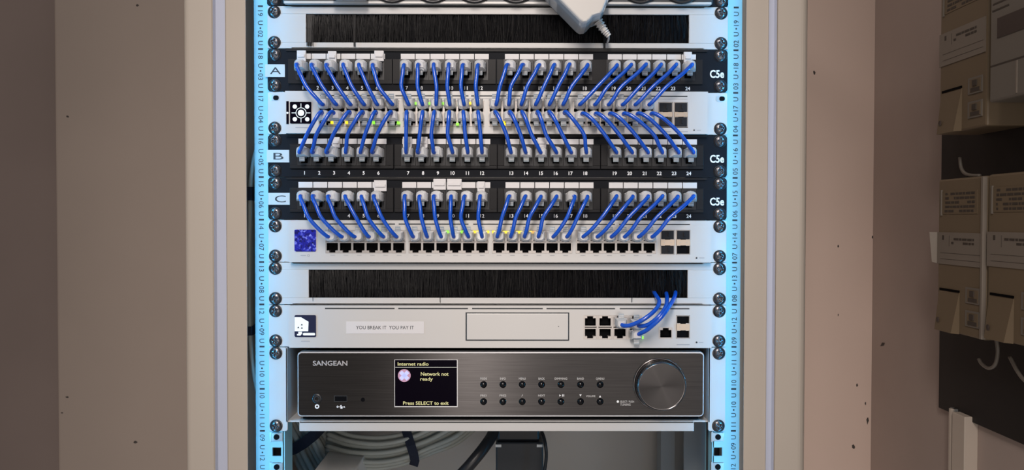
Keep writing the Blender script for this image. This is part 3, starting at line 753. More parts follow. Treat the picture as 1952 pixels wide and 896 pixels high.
pA = at(1141, 42, -0.022); pB = at(1152, 58, -0.022); pC = at(1160, 68, -0.021)
dirv = [pA, pB, pC]
b_.tube([pA, pB, pC], (0.0040, 0.0026), M['adapt'], 14, 6)
for i in range(7):
    t = i/6; p = pA.lerp(pB, t*2) if t < .5 else pB.lerp(pC, t*2-1); d = ((pB-pA) if t < .5 else (pC-pB)).normalized()
    b_.tube([p-d*0.0006, p+d*0.0006], 0.0052-0.0022*t, M['adapt'], 14, 1)
b_.build('strain_relief', ad)
b_ = MB(); b_.tube([pC, at(1160, 74, -0.018), at(1158, 80, -0.010), at(1157, 81, 0.012)], 0.0011, M['adapt'], 8, 5); b_.build('lead', ad)

# ------------------------------------------------------------------ shelf and radio
sh = thing('rack_shelf', (0, 0.1, ZU(10)), 'white steel rack shelf under the dark radio tuner', 'shelf')
zs0 = PZ(822, -0.004); zs1 = PZ(803.5, -0.004); ztop = ZU(8)-0.0006
xL, xR = PX(549, 0, 740), PX(1349.5, 0, 740)
b_ = MB(); b_.box(PX(569, -0.004), PX(1325, -0.004), -0.004, -0.0025, zs0, zs1, M['white'])
b_.build('front_lip', sh, 0.0005)
b_ = MB(); b_.box(PX(569, -0.004), PX(1325, -0.004), -0.004, 0.0, zs1-0.0015, zs1, M['white'])
b_.box(xL, xR, 0.0, 0.24, zs1-0.0015, zs1, M['white']); b_.build('base_plate', sh)
for s in (-1, 1):
    xi_ = xL if s < 0 else xR; zc = ZU(10)+0.0003
    b_ = MB(); b_.prism(rrect(min(s*XE, xi_), max(s*XE, xi_), zc, ztop, 0.002), -0.002, 0, M['white'])
    b_.build('mounting_ear', sh, 0.0003)
    b_ = MB(); b_.box(xi_, xi_+s*0.0015, -0.002, 0.24, zs1-0.001, ztop, M['white']); b_.build('side_plate', sh)
screws(sh, [(s, z) for s in (-1, 1) for z in (ZU(8)-0.0065, ZU(10)+0.0058)], -0.002)

YD = -0.006
ra = thing('radio_tuner', (0, 0.1, zs1), 'dark brushed-metal internet radio tuner with colour screen and big round knob on the shelf', 'radio')
rx0, rx1, rz0, rz1 = PX(566.5, YD, 733), PX(1342.5, YD, 733), PZ(794.5, YD), PZ(671, YD)
b_ = MB(); b_.box(rx0+0.004, rx1-0.004, 0.002, 0.20, zs1+0.0012, rz1-0.001, M['void']); b_.build('case', ra)  # case reaches down in black to stand in for the shadow under the radio
for fx in (-0.18, 0.19):
    b_ = MB(); b_.box(fx-0.012, fx+0.012, 0.02, 0.045, zs1, rz0+0.002, M['black']); b_.build('foot', ra)
b_ = MB(); b_.prism(rrect(rx0, rx1, rz0, rz1, 0.0042), YD+0.0008, 0.006, M['chrome'], inset=0.0010); b_.build('bezel', ra)
b_ = MB(); b_.prism(rrect(rx0+0.0014, rx1-0.0014, rz0+0.0014, rz1-0.0014, 0.0032), YD, YD+0.004, M['brushed']); fp = b_.build('faceplate', ra)
q = MB(); x0, x1, z0, z1 = PX(751.5, YD), PX(872.5, YD), PZ(776, YD), PZ(685.5, YD)
q.box(x0, x1, YD-0.0006, YD, z0, z1, M['chrome']); q.box(x0+0.0006, x1-0.0008, YD-0.0009, YD, z0+0.0012, z1-0.0004, M['screen']); scn = q.build('screen', ra)
q = MB(); ys_ = YD-0.0011; k_ = 0.000546
q.box(x0+0.001, x1-0.001, ys_, ys_+0.0001, PZ(700.8, ys_), PZ(699.9, ys_), M['sline'])
q.prism(circ(PX(770.3, ys_), PZ(716, ys_), 12.2*k_, 32), ys_, ys_+0.0001, M['sicon'])
c0, c1 = PX(770.3, ys_), PZ(716, ys_)
for a in (math.pi/4, -math.pi/4):
    ux, uz = math.cos(a), math.sin(a)
    q.prism([(c0+ux*10*k_-uz*3.6*k_, c1+uz*10*k_+ux*3.6*k_), (c0-ux*10*k_-uz*3.6*k_, c1-uz*10*k_+ux*3.6*k_), (c0-ux*10*k_+uz*3.6*k_, c1-uz*10*k_-ux*3.6*k_), (c0+ux*10*k_+uz*3.6*k_, c1+uz*10*k_-ux*3.6*k_)], ys_-0.0001, ys_, M['sicon2'])
def ST(txt, xc, py, hpx, wpx): q.text(txt, PX(xc, ys_), PZ(py, ys_), hpx*k_, ys_-0.0002, M['stext'], w=wpx*k_, bold=0.012)
ST('Internet radio', 787.3, 693.7, 6.4, 59); ST('Network not', 828.5, 712.8, 6.8, 53); ST('ready', 813, 722.3, 6.4, 24); ST('Press SELECT to exit', 811.5, 768.3, 6.4, 87)
build_lettering(q, 'screen_lettering', scn)
# buttons
bt = MB(); bt.lathe(0, 0, [(0.0, -0.0030), (0.0016, -0.0028), (0.0027, -0.0018), (0.0032, 0.0), (0.0036, 0.0)], mat('glossy_black_button', (0.004, 0.004, 0.005), 0.16, spec=0.4), 24); BT = proto(bt, 'button')
bx = [922, 959, 996, 1033, 1070, 1107.5, 1145]
for py in (733, 765.5):
    for a in bx: inst('button', BT, (PX(a, YD), YD, PZ(py, YD)), ra)
q = MB(); yp = YD-0.0003
def RT_(txt, xc, py, hpx, wpx, m=None): q.text(txt, PX(xc, yp), PZ(py, yp), hpx*k_, yp, m or M['rprint'], w=wpx*k_, bold=0.02)
for txt, a, wp in zip(('MODE', 'INFO', 'MENU', 'BACK', 'DIMMING', 'BAND', 'Q/MENU'), bx, (13, 11, 13, 12, 24, 13, 16)): RT_(txt, a, 721.8, 4.0, wp)
for txt, a, wp in zip(('PRE1', 'PRE2', '/', 'NEXT'), bx, (12, 13, 3, 13)): RT_(txt, a, 754, 3.6, wp)
RT_('VOLUME', 1127, 755, 3.6, 18)
def tri(px, py, s, up): x, z = PX(px, yp), PZ(py, yp); u = s*k_*(1 if up else -1); q.add([(x-s*k_, yp, z-u), (x+s*k_, yp, z-u), (x, yp, z+u)], [(0, 1, 2)], M['wprint'])
tri(1107.5, 754, 2.1, False); tri(1145, 755.5, 2.1, True)
q.add([(PX(1067, yp), yp, PZ(756, yp)), (PX(1067, yp), yp, PZ(751.8, yp)), (PX(1070.5, yp), yp, PZ(753.9, yp))], [(0, 1, 2)], M['wprint'])
for a in (1072.5, 1074.8): q.box(PX(a, yp), PX(a+1.3, yp), yp, yp+0.0002, PZ(756, yp), PZ(751.8, yp), M['wprint'])
q.prism(circ(PX(1179, yp), PZ(765.5, yp), 2.3*k_, 14), yp, yp+0.0002, M['wprint']); RT_('SELECT / PUSH', 1196.5, 765.5, 3.8, 27); RT_('TUNING', 1193.5, 771.3, 4.2, 20)
RT_('SANGEAN', 628.5, 692.5, 9.0, 66, M['sprint'])
# headphone and usb marks
q.ring(PX(603.3, yp), PZ(775, yp), 2.0*k_, 4.3*k_, yp, yp+0.0002, M['wprint'], 20)
q.box(PX(641, yp), PX(655, yp), yp, yp+0.0002, PZ(776.1, yp), PZ(775.1, yp), M['wprint']); q.prism(circ(PX(642.5, yp), PZ(775.6, yp), 2*k_, 12), yp, yp+0.0002, M['wprint'])
q.prism(circ(PX(649, yp), PZ(773.6, yp), 1.5*k_, 10), yp, yp+0.0002, M['wprint']); q.box(PX(648, yp), PX(652, yp), yp, yp+0.0002, PZ(779, yp), PZ(776, yp), M['wprint']); tri(655.5, 775.6, 1.6, True)
build_lettering(q, 'lettering', ra)
q = MB(); cx, cz = PX(603.3, YD), PZ(760, YD); q.lathe(cx, cz, [(0.0, -0.004), (0.0018, -0.004), (0.0019, YD-0.0005), (0.0032, YD-0.0008), (0.0048, YD-0.0006), (0.0052, YD)], M['black'], 28)
q.ring(cx, cz, 0.0019, 0.0029, YD-0.0011, YD-0.0007, M['adark'], 24); q.build('headphone_jack', ra)
q = MB(); q.plate(PX(636, YD), PX(661, YD), YD-0.0004, YD, PZ(766, YD), PZ(754, YD), [(PX(637.5, YD), PX(660, YD), PZ(764.5, YD), PZ(755.5, YD))], M['adark']); q.box(PX(637.5, YD), PX(660, YD), YD-0.0001, YD, PZ(764.5, YD), PZ(755.5, YD), M['void']); q.build('usb_socket', ra)
q = MB(); q.prism(circ(PX(691, YD), PZ(762, YD), 0.0021, 20), YD-0.0003, YD, M['void']); q.build('sensor_window', ra)
# knob
kx, kz = PX(1258.5, YD), PZ(732.3, YD); R0 = 49.5*k_
q = MB(); q.lathe(kx, kz, [(R0*1.02, YD), (R0*1.02, YD-0.0012), (R0*0.985, YD-0.0016), (R0*0.955, YD-0.0010)], M['knobrim'], 80)
q.build('knob_base', ra)
q = MB(); q.lathe(kx, kz, [(R0*0.955, YD), (R0*0.945, YD-0.0105), (R0*0.93, YD-0.0122), (R0*0.905, YD-0.0128)], M['knobrim'], 96)
for i in range(70):
    a = 2*math.pi*i/70; q.tube([(kx+R0*.952*math.cos(a), YD-0.0015, kz+R0*.952*math.sin(a)), (kx+R0*.942*math.cos(a), YD-0.0112, kz+R0*.942*math.sin(a))], 0.00035, M['knobrim'], 5, 1)
kb = q.build('knob', ra)
q = MB(); q.lathe(0, 0, [(R0*0.905, -0.0128), (R0*0.87, -0.0120), (R0*0.86, -0.0122)], M['knobrim'], 96)
q.lathe(0, 0, [(R0*0.86, -0.0122), (R0*0.5, -0.0121), (R0*0.02, -0.0120), (0.0, -0.0120)], M['knob'], 96, True)
kc = q.build('knob_cap', kb, loc=(kx, YD, kz)); 
# mesh was built around its own centre: put the coordinates back
for v in kc.data.vertices: v.co += Vector((kx, YD, kz))

# ------------------------------------------------------------------ patch cords
A_plug = [573.5, 601.6, 630.7, 660.9, 690, 717, 776, 804, 831.4, 860.5, 888.7, 916.8, 973, 1000.5, 1030, 1058, 1087.4, 1118.5, 1174.5, 1201, 1230, 1258, 1286.5, 1316]
A_top = [565, 593.6, 621.5, 654, 684, 710, 769.5, 796.5, 826.4, 855, 881.7, 910.5, 966, 995, 1027, 1056, 1085, 1120, 1176, 1203, 1231, 1260, 1289, 1319]
A_mid = [584.5, 614.7, 643.8, 671, 701, 722, 765, 796, 832, 852.5, 878.6, 906.8, 953, 974, 1005, 1037, 1064, 1090, 1139, 1159, 1185, 1220, 1245, 1271]
A_end = [614.7, 640.8, 668, 694, 719, 748, 779, 805.3, 831.4, 857.5, 884.7, 910.8, 946, 970, 994, 1021.4, 1047.5, 1073.6, 1105.8, 1134.9, 1161, 1188, 1212, 1238.5]
B_top = [614.7, 634.8, 668, 693, 717, 747.3, 775, 806.3, 828.4, 856.5, 882.7, 910.8, 942, 970, 993, 1023.4, 1044.5, 1074.6, 1108.8, 1133.9, 1161, 1187, 1214, 1240.5]
B_mid = [585.5, 603.6, 635.8, 663, 696, 719, 774, 800, 822.4, 853.5, 886.7, 915.8, 965, 992, 1013, 1040.5, 1071.6, 1112.8, 1152, 1180, 1210.3, 1245.5, 1268.6, 1296.7]
B_plug = [578.5, 602.6, 632.8, 665, 693, 718, 778, 804, 832.4, 863.6, 892.7, 920, 976, 1003, 1032.4, 1060.5, 1087.7, 1117.8, 1174, 1202, 1232.4, 1260.5, 1288.7, 1316.8]
B_end = [570.5, 594.6, 621.7, 658.9, 687, 709, 774, 796, 826.4, 862.6, 891.7, 918.8, 974, 1002, 1030.4, 1060.5, 1088.7, 1117.8, 1175, 1205, 1235.4, 1262.6, 1293.7, 1321.8]
C_plug = [576.5, 603.6, 633.8, 663, 694, 720, 777, 806.3, 834, 863.6, 891.7, 919.4, 976, 1003, 1032.4, 1060.5, 1091.7, 1118.8, 1175, 1203, 1232.4, 1260.5, 1288.7, 1316.8]
C_top = [572.5, 595.6, 624.7, 657.9, 689, 712, 771, 799, 826.4, 859.5, 884.7, 914.8, 970, 1001, 1030.4, 1060.5, 1095.7, 1119.8, 1175, 1206, 1235.4, 1262.6, 1291.7, 1321.8]
C_mid = [588.6, 612.7, 639.8, 679, 702, 728, 772, 803.3, 829.4, 858.5, 878.6, 911.8, 957, 983.2, 1009.3, 1035.4, 1080.7, 1100.7, 1147, 1173, 1198, 1221, 1251.5, 1276.6]
C_end = [623.7, 649.8, 674, 702, 730, 755, 787, 814, 840.5, 864.6, 892.7, 918.8, 948, 974, 1000, 1026.4, 1055.5, 1081.7, 1112.8, 1140, 1167, 1192, 1219, 1245]
def tilt(px_top, world_x, y=-0.026):
    """lean of the plug so that its boot ends under the cable's turn"""
    return max(-0.45, min(0.45, (PX(px_top, y)-world_x)/0.016*0.5))
def rnd(a): return random.uniform(-a, a)
NUM = 'one two three four five six seven eight nine ten eleven twelve thirteen fourteen fifteen sixteen seventeen eighteen nineteen twenty twenty-one twenty-two twenty-three twenty-four'.split()
for i in range(24):
    n = i+1
    # panel A port -> upper row of 48-port switch
    pa = Vector((PA[i], -0.0065, ZA+0.0025)); pb = U1[i]
    exA = at(A_top[i], 124+rnd(1), -0.0245); m1 = at((A_top[i]*0.62+A_mid[i]*0.38), 141, -0.0280); m2 = at(A_mid[i], 165, -0.0300)
    m3 = at(A_mid[i]*0.35+A_end[i]*0.65, 188, -0.0300); exB = at(A_end[i], 199, -0.0275)
    patch_cord(pa, pb, [m1, m2, m3], False, True, 'blue cord from port %s of patch panel A down to the switch' % NUM[i], 'cords from panel A down to the switch', tiltA=tilt(A_top[i], PA[i]), tiltB=tilt(A_end[i], pb.x), exA=exA, exB=exB)
    # lower row -> panel B
    pa = L1[i]; pb = Vector((PB[i], -0.0065, ZB_+0.0025))
    yb = 213 if i < 18 else 216
    exA = at(B_top[i]+(B_mid[i]-B_top[i])*0.10, yb, -0.0275)
    dx = B_mid[i]-B_top[i]; m1 = at(B_top[i]+dx*0.5, 229, -0.0315); m2 = at(B_mid[i], 256, -0.0300)
    m3 = at(B_mid[i]*0.35+B_end[i]*0.65, 278, -0.0270); exB = at(B_end[i], 290, -0.0225)
    patch_cord(pa, pb, [m1, m2, m3], False, False, 'blue cord from port %s of patch panel B up to the switch' % NUM[i], 'cords from panel B up to the switch', tiltA=tilt(B_top[i], pa.x), tiltB=tilt(B_end[i], PB[i]), exA=exA, exB=exB)
    # panel C -> second switch
    pa = Vector((PC[i], -0.0065, ZC+0.0025)); pb = U2[i]
    exA = at(C_top[i], 375+rnd(1), -0.0240); m1 = at(C_top[i]*0.6+C_mid[i]*0.4, 392, -0.0290); m2 = at(C_mid[i], 415, -0.0310)
    m3 = at(C_mid[i]*0.42+C_end[i]*0.58, 438, -0.0300); exB = at(C_end[i], 450.5, -0.0260)
    patch_cord(pa, pb, [m1, m2, m3], False, True, 'blue cord from port %s of patch panel C to the blue-display switch' % NUM[i], 'cords from panel C down to the blue-display switch', tiltA=tilt(C_top[i], PC[i]), tiltB=tilt(C_end[i], pb.x), exA=exA, exB=exB)
# three cords from the gateway through the lower brush
def gcord(port, flip, pts, label):
    root = thing('patch_cable', port, label, 'patch cord', 'gateway cords through the brush')
    pl = inst('plug', PLUG, port, root); lt = bpy.data.objects.new('latch', LATCH); COL.objects.link(lt); lt.parent = pl
    if flip: pl.rotation_euler = (0, math.pi, 0)
    c = MB(); c.tube([Vector(port)+Vector((0, -0.010, 0))]+pts, 0.0022, M['blue'], 10, 8); c.build('cable', root)
gp = lambda i, z: Vector((PX(gx[i], YS), YS, z))
gcord(gp(2, zg_u-0.001), True, [at(1188, 620.5, -0.026), at(1203, 619.5, -0.030), at(1228, 608, -0.034), at(1250, 590, -0.030), at(1256.5, 575, -0.020), at(1251, 564, -0.008), at(1246, 556, 0.006)], 'blue cord from the gateway third-column port, leftmost through the brush')
gcord(gp(3, zg_u-0.002), True, [at(1221, 621.5, -0.027), at(1237, 618, -0.032), at(1257, 602, -0.034), at(1269, 585, -0.028), at(1271.5, 570, -0.014), at(1270, 558, 0.004)], 'blue cord from the gateway fourth-column upper port, middle one through the brush')
gcord(gp(3, zg_l-0.000), False, [at(1222, 635, -0.027), at(1236, 627, -0.034), at(1259, 606, -0.037), at(1275, 585, -0.030), at(1285, 568, -0.014), at(1288, 556, 0.004)], 'blue cord from the gateway fourth-column lower port, rightmost through the brush')

# ------------------------------------------------------------------ inside the cabinet, seen under the shelf
def grey_cable(pts, r, label, group):
    c = MB(); c.tube([at(*p) for p in pts], r, M['grey'], 8, 6); o = c.build('network_cable', None, loc=at(*pts[0])); tag(o, label, 'cable', group)
yb = 0.20
for i in range(11):
    t = i/10; j = rnd(1.5); dp = yb+0.012*math.sin(i*2.1)
    ys = 826+i*6.0; yst = 822+i*5.6
    pts = [(625-4*t, 812+i*7.5, dp+0.02), (665, ys+4+j, dp), (715, ys+9-2*t, dp-0.006), (755, ys+5-3*t, dp-0.004), (787, yst, dp), (820+3*t, yst-14+j, dp+0.002), (860+8*t, yst-40+i*0.8, dp+0.01), (905, yst-70+i, dp+0.02)]
    grey_cable(pts, 0.0031, 'grey network cable looping in the strapped bundle behind the white brick', 'grey cables looping under the shelf')
for i in range(9):
    dp = 0.245+0.010*math.cos(i*1.7)
    pts = [(522+i*8.5, 780, dp), (536+i*9, 815, dp), (548+i*9.5, 840, dp-0.003), (560+i*10, 868, dp), (576+i*10.5, 900, dp), (592+i*11, 930, dp+0.01)]
    grey_cable(pts, 0.0040, 'grey network cable running down the left side inside the cabinet under the shelf', 'grey cables at the lower left')
for i in range(5):
    dp = 0.25+0.006*i
    pts = [(610+i*10, 790, dp), (617+i*10, 822, dp), (632+i*9, 845, dp+0.01), (650+i*9, 880, dp+0.02), (670+i*9, 930, dp+0.03)]
    grey_cable(pts, 0.0033, 'grey network cable dropping steeply between the two strapped bundles', 'grey cables dropping behind the brick')
# straps
def strap(name_pts, half, y, label, thick=0.012):
    s_ = MB(); vs = []; 
    P = [at(a, c, y) for a, c in name_pts]; n = len(P)
    for k, p in enumerate(P):
        d = (P[min(k+1, n-1)]-P[max(k-1, 0)]).normalized(); nn = Vector((d.z, 0, -d.x))*half
        bulge = thick*math.sin(math.pi*k/(n-1))
        vs += [p+nn+Vector((0, -bulge, 0)), p-nn+Vector((0, -bulge, 0)), p-nn+Vector((0, -bulge+0.0015, 0)), p+nn+Vector((0, -bulge+0.0015, 0))]
    fs = []
    for k in range(n-1):
        for i in range(4): fs.append((k*4+i, k*4+(i+1) % 4, (k+1)*4+(i+1) % 4, (k+1)*4+i))
    s_.add(vs, fs, M['strap']); o = s_.build('cable_strap', None, loc=P[0]); tag(o, label, 'cable strap')
strap([(772, 815), (779, 829), (785, 845), (790, 860), (792, 876), (788, 888)], 0.0058, yb-0.006, 'dark hook-and-loop strap round the looping grey bundle')
strap([(536, 862), (550, 858), (566, 851), (584, 840), (602, 826), (615, 812)], 0.0072, 0.233, 'dark hook-and-loop strap round the grey bundle at the lower left')
# cables in the slit beside the left rail
for i in range(4):
    dp = 0.012+0.005*i
    pts = [(503+i*2, 250, dp), (489+i, 285, dp), (478-i*0.5+2*(i % 2), 340, dp), (476+i*1.6, 420, dp), (475+i*2.2, 520, dp), (476+i*2, 620, dp), (481+i*2, 690, dp), (492+i*2, 750, dp), (505, 790, dp)]
    grey_cable(pts, 0.0024, 'grey cable in the bundle seen through the slit left of the left rail', 'grey cables in the left slit')
for (a, c, nm) in ((359, 384, 'upper'), (616, 632, 'lower')):
    s_ = MB(); s_.box(PX(463, 0.04), PX(497, 0.04), 0.008, 0.032, PZ(c, 0.04), PZ(a, 0.04), M['strap']); o = s_.build('cable_strap', None, loc=at(478, a, 0.04)); tag(o, 'dark strap round the cables in the left slit, the %s one' % nm, 'cable strap')
# white brick
bz = at(701, 856, 0.22).z; bxr = at(702, 856, 0.22).x; bxl = at(630, 856, 0.22).x
b_ = MB(); b_.box(bxl, bxr, 0.03, 0.22, bz-0.05, bz, mat('bright_white_plastic', (0.85, 0.83, 0.80), 0.35)); o = b_.build('power_brick', None, 0.0012, loc=((bxl+bxr)/2, 0.12, bz-0.05)); tag(o, 'flat white box among the grey cables at the lower left', 'power brick')
# black adapter and its cables
ba = thing('plug_adapter', at(990, 896, 0.2), 'black plug-in adapter hanging in the cabinet under the shelf centre', 'power adapter')
ya = 0.16
b_ = MB(); b_.box(PX(945, ya, 870), PX(1036, ya, 870), ya, ya+0.05, PZ(930, ya), PZ(843.5, ya), M['adark']); b_.build('housing', ba, 0.002)
b_ = MB(); b_.box(PX(948, ya), PX(1030, ya), ya+0.004, ya+0.05, PZ(843.5, ya), PZ(815, ya), M['black']); b_.build('plug_top', ba, 0.003)
b_ = MB()
for a in (945, 1024): b_.box(PX(a, ya), PX(a+11, ya), ya-0.0012, ya+0.002, PZ(852, ya), PZ(847, ya), M['zinc'])
b_.build('clip', ba)
c = MB(); c.tube([at(946, 780, 0.14), at(941, 822, 0.12), at(925, 850, 0.10), at(897, 885, 0.09), at(862, 925, 0.09), at(830, 980, 0.09)], 0.0068, M['black'], 14, 8); tag(c.build('power_lead', None, loc=at(946, 780, 0.14)), 'thick black power lead curving down left of the black adapter', 'cable')
c = MB(); c.tube([at(1020, 800, 0.18), at(1034, 826, 0.15), at(1040, 850, 0.14), at(1041, 875, 0.14), at(1036, 910, 0.14), at(1028, 960, 0.14)], 0.0021, M['black'], 10, 8); tag(c.build('power_lead', None, loc=at(1020, 800, 0.18)), 'thin black lead bowing past the right side of the black adapter', 'cable')

# ------------------------------------------------------------------ meters on the right wall
XBd = XW-0.008
bd_ = MB(); d0 = atx(1793, 400, XBd).y; bd_.box(XBd, XW, -0.75, d0, atx(1793, 779, XBd).z, 0.6, M['board'])
tag(bd_.build('meter_board', None, 0.001, loc=(XW, -0.2, atx(1793, 779, XBd).z)), 'black mounting board behind the meters on the right wall', 'mounting board')
def yx(px, X): return atx(px, 448, X).y
def zx(px, py, X): return atx(px, py, X).z
def meter(X, pxa, pxb, pyt, pyb, label, mt, style):
    """X: plane of the front; pxa far edge, pxb near edge; pyt, pyb read at the far edge"""
    ya_, yb_ = yx(pxa, X), yx(pxb, X) if pxb else yx(pxa, X)-0.1
    if style.get('w'): yb_ = ya_-style['w']
    zt, zb = zx(pxa, pyt, X), zx(pxa, pyb, X)
    root = thing('electricity_meter', (XBd, (ya_+yb_)/2, zb), label, 'electricity meter', None)
    b_ = MB(); b_.box(X, XBd, yb_, ya_, zb, zt, mt); b_.build('housing', root, 0.0025)
    return root, ya_, yb_, zt, zb
XM = XW-0.058
def rect(root, name, X, pa, pb, pt, pb2, m, th=0.0006, bev=0, ref=None):
    """front rectangle; pa/pb pixel columns, pt/pb2 pixel rows read at column pa"""
    y1, y0 = yx(pa, X), yx(pb, X); z1, z0 = zx(pa, pt, X), zx(pa, pb2, X)
    q = MB(); q.box(X-th, X+0.0005, y0, y1, z0, z1, m); return q.build(name, root, bev), (y0, y1, z0, z1)
def textlines(root, name, X, y0, y1, z0, z1, n, m, seed, dens=0.75):
    r_ = random.Random(seed); q = MB(); h = (z1-z0)/n
    for i in range(n):
        y = y1-0.002*r_.random(); zc = z1-h*(i+0.5)
        while y > y0+0.002:
            l = r_.uniform(0.003, 0.012); e_ = max(y-l, y0)
            if r_.random() < dens: q.box(X-0.0003, X, e_, y, zc-h*0.26, zc+h*0.26, m)
            y = e_-0.0016
    q.build(name, root)
def tan_meter(pxa, pxb, pyt, pyb, label, X, w=None, flag=False, wedge=False):
    mt = M['meter']
    root, y1, y0, zt, zb = meter(X, pxa, pxb, pyt, pyb, label, mt, {'w': w} if w else {})
    Wd = y1-y0; Hh = zt-zb; X0 = X
    def Q(name, u0, u1, v0, v1, m, th=0.0008, bev=0):   # u from far edge, v from top
        q = MB(); q.box(X0-th, X0+0.0004, y1-u1*Wd, y1-u0*Wd, zt-v1*Hh, zt-v0*Hh, m); return q.build(name, root, bev)
    pl = Q('name_plate', 0.10, 0.85, 0.08, 0.23, M['meter'], 0.0006)
    textlines(pl, 'plate_print', X0-0.0006, y1-0.80*Wd, y1-0.16*Wd, zt-0.225*Hh, zt-0.085*Hh, 5, M['mink'], int(pxa), 0.8)
    q = MB(); q.box(X0-0.002, X0, y1-0.10*Wd, y1-0.08*Wd, zt-0.24*Hh, zt-0.07*Hh, M['meterw']); q.build('plate_rib', root)
    lb = Q('paper_label', -0.0 if not flag else -0.02, 0.97, 0.35, 0.56, M['mlabel'], 0.0010)
    textlines(lb, 'label_print', X0-0.0011, y1-0.8*Wd, y1-0.32*Wd, zt-0.43*Hh, zt-0.38*Hh, 2, M['mink'], int(pxa)+5, 0.8)
    q = MB()
    for v in (0.485, 0.525): q.box(X0-0.0012, X0-0.001, y1-0.93*Wd, y1-0.08*Wd, zt-(v+0.002)*Hh, zt-v*Hh, M['mink'])
    q.box(X0-0.0012, X0-0.001, y1-0.16*Wd, y1-0.12*Wd, zt-0.40*Hh, zt-0.37*Hh, M['mink']); q.box(X0-0.0012, X0-0.001, y1-0.28*Wd, y1-0.275*Wd, zt-0.44*Hh, zt-0.37*Hh, M['mink'])
    q.build('label_rules', lb)
    if flag:
        q = MB(); q.add([(X0-0.001, y1, zt-0.35*Hh), (X0-0.001, y1, zt-0.56*Hh), (X0-0.006, y1+0.003, zt-0.55*Hh), (X0-0.009, y1+0.004, zt-0.35*Hh)], [(0, 1, 2, 3)], M['mlabel']); q.build('curled_label_edge', lb)
    if flag: q = MB(); q.box(X0-0.003, X0+0.002, y1-1.0*Wd, y1-0.955*Wd, zb+0.001, zt-0.001, M['mlabel']); q.build('edge_highlight_strip', root, 0.0005)  # pale strip paints the light caught along the cover edge
    for v in (0.69, 0.835):
        wq = Q('small_window', 0.64, 0.92, v, v+0.10, M['meterw'], 0.0012, 0)
        q = MB(); q.box(X0-0.0016, X0-0.0011, y1-0.90*Wd, y1-0.68*Wd, zt-(v+0.09)*Hh, zt-(v+0.012)*Hh, M['meter']); q.prism([(0, 0)]*3, 0, 0, M['mink']) if False else None
        q.box(X0-0.0030, X0-0.0014, y1-0.83*Wd, y1-0.75*Wd, zt-(v+0.055)*Hh, zt-(v+0.02)*Hh, M['mink']); q.box(X0-0.0018, X0-0.0014, y1-0.88*Wd, y1-0.70*Wd, zt-(v+0.088)*Hh, zt-(v+0.065)*Hh, M['mink'])
        q.build('window_print', wq)
    # terminal cover: a wedge flap
    q = MB(); za, zc = zt-0.735*Hh, zt-1.0*Hh; a, c_ = y1-0.05*Wd, y1-0.50*Wd
    vs = [(X0, a, za), (X0, c_, za), (X0, c_+0.015*0, zc), (X0, a, zc), (X0-0.0005, a, za), (X0-0.0005, c_, za), (X0-0.006, c_+0.008, zc), (X0-0.006, a, zc)]
    q.add(vs, [(0, 1, 5, 4), (1, 2, 6, 5), (2, 3, 7, 6), (3, 0, 4, 7), (4, 5, 6, 7)], mt); fl = q.build('terminal_flap', root)
    q = MB(); q.box(X0-0.0012, X0, y1-0.50*Wd, y1-0.07*Wd, zt-0.735*Hh, zt-0.72*Hh, M['void']); q.build('flap_slot', root)
    q = MB()
    for kx_ in range(1): 
        cyy, czz2 = y1-0.12*Wd, zt-0.93*Hh
        n = 14; vs = [(X0-0.0055, cyy, czz2)]+[(X0-0.0058, cyy+0.0035*math.cos(2*math.pi*t/n), czz2+0.0035*math.sin(2*math.pi*t/n)) for t in range(n)]
        q.add(vs, [(0, 1+t, 1+(t+1) % n) for t in range(n)], M['mwin'])
    q.build('flap_screw', fl)
    return root
tan_meter(1788, 1878, 343, 627, 'tan electricity meter under the black gap, far one of the lower pair', XM, flag=True)
tan_meter(1883, None, 333, 643.5, 'tan electricity meter at the right picture edge, near one of the lower pair', XM, w=0.10)
tan_meter(1788, 1878, -32, 258, 'tan electricity meter in the upper row with its top cut off by the picture', XM)
# grey newer meter
XG = XM-0.012
root, y1, y0, zt, zb = meter(XG, 1882, None, -110, 197, 'light grey electricity meter with dark window at the upper right edge', M['meterw'], {'w': 0.115})
Wd, Hh = y1-y0, zt-zb
def Q(name, u0, u1, v0, v1, m, th=0.0008, bev=0, par=None):
    q = MB(); q.box(XG-th, XG+0.0004, y1-u1*Wd, y1-u0*Wd, zt-v1*Hh, zt-v0*Hh, m); return q.build(name, par or root, bev)
Q('display_window', 0.13, 0.98, 0.50, 0.62, M['mwin'], 0.0008)
Q('cover_joint', 0.02, 1.0, 0.775, 0.785, M['mink'], 0.0003)
Q('cover_rib', 0.42, 0.44, 0.79, 0.98, M['mlabel'], 0.001)
Q('front_print', 0.05, 0.3, 0.40, 0.41, M['mink'], 0.0004); Q('front_print', 0.04, 0.3, 0.44, 0.45, M['mink'], 0.0004)
q = MB(); n = 16; cyy, czz2 = y1-0.58*Wd, zt-0.715*Hh
q.add([(XG-0.001, cyy, czz2)]+[(XG-0.0012, cyy+0.003*math.cos(2*math.pi*t/n), czz2+0.003*math.sin(2*math.pi*t/n)) for t in range(n)], [(0, 1+t, 1+(t+1) % n) for t in range(n)], M['void']); q.build('push_button', root)
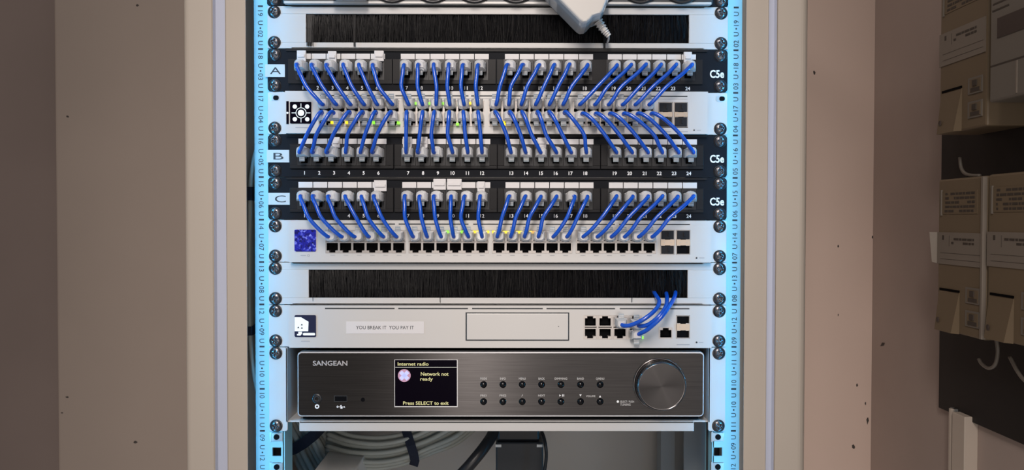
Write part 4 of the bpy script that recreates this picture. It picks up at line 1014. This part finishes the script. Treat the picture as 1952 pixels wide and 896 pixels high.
# dark carrier between, cable loops, trunking
XC = XM+0.02
def loop(pxs, label):
    c = MB(); c.tube([atx(a, b2, XC+0.01) for a, b2 in pxs], 0.0022, M['meterw'], 8, 6); tag(c.build('meter_lead', None, loc=atx(*pxs[0], XC+0.01)), label, 'cable')
loop([(1830, 300), (1832, 318), (1838, 329), (1850, 334), (1868, 335)], 'grey lead looping in the black gap between the meter rows')
loop([(1899, 645), (1902, 672), (1897, 695), (1885, 702), (1872, 694), (1866, 684)], 'grey lead looping below the lower meters')
loop([(1925, 680), (1938, 705), (1950, 722), (1965, 735)], 'grey lead crossing to the right picture edge below the meters')
XT = XW-0.018
tz = zx(1818, 786, XT)
tr = thing('cable_trunking', (XT, yx(1818, XT), -0.7), 'ivory cable trunking running down below the black meter board', 'cable trunking')
q = MB(); q.box(XT, XW, yx(1843, XT), yx(1819, XT), -0.7, tz, M['trunk']); q.build('cover', tr, 0.001)
q = MB(); q.box(XT+0.006, XW, yx(1816, XT), yx(1807, XT), -0.7, tz+0.002, M['zinc']); q.box(XT+0.002, XW, yx(1813, XT), yx(1810, XT), -0.7, tz+0.002, M['trunk']); q.build('metal_edge', tr)
# paint scuffs on walls
for i, (px, py, s, nm) in enumerate(((1552, 138, 1.6, 'wall_back'), (1598, 470, 1, ''), (1598, 600, 1.0, ''), (1654, 802, 2.2, ''), (1627, 852, 1.8, ''), (1634, 735, 1.2, ''), (1650, 770, 1.0, ''), (1664, 452, 1.4, ''))):
    q = MB(); p = at(px, py, YB-0.0004); k = 0.0012*s
    q.prism([(p.x+k*random.uniform(.5, 1.3)*math.cos(t*0.9), p.z+2.2*k*random.uniform(.5, 1.3)*math.sin(t*0.9)) for t in range(7)], p.y, YB, M['scuff']); o = q.build('scuff_mark_%d' % (i+1)); o['kind'] = 'structure'
for i, (px, py, s) in enumerate(((128, 222, 1.5), (262, 10, 1.5), (128, 757, 1.6), (118, 787, 1.2), (258, 843, 2.0))):
    q = MB(); p = at(px, py, YP-0.0004); k = 0.0010*s
    q.prism([(p.x+1.4*k*random.uniform(.5, 1.3)*math.cos(t*0.9), p.z+k*random.uniform(.5, 1.3)*math.sin(t*0.9)) for t in range(7)], p.y, YP, M['scuff']); o = q.build('scuff_mark_%d' % (i+20)); o['kind'] = 'structure'
q = MB(); p = atx(1678, 660, XW-0.0004)
q.add([(XW-0.0004, p.y+a, p.z+c) for a, c in ((0, 0), (-0.012, 0.003), (-0.016, 0.008), (-0.006, 0.007), (0.006, -0.007))], [(0, 1, 2, 3, 4)], M['scuff']); o = q.build('scuff_mark_30'); o['kind'] = 'structure'
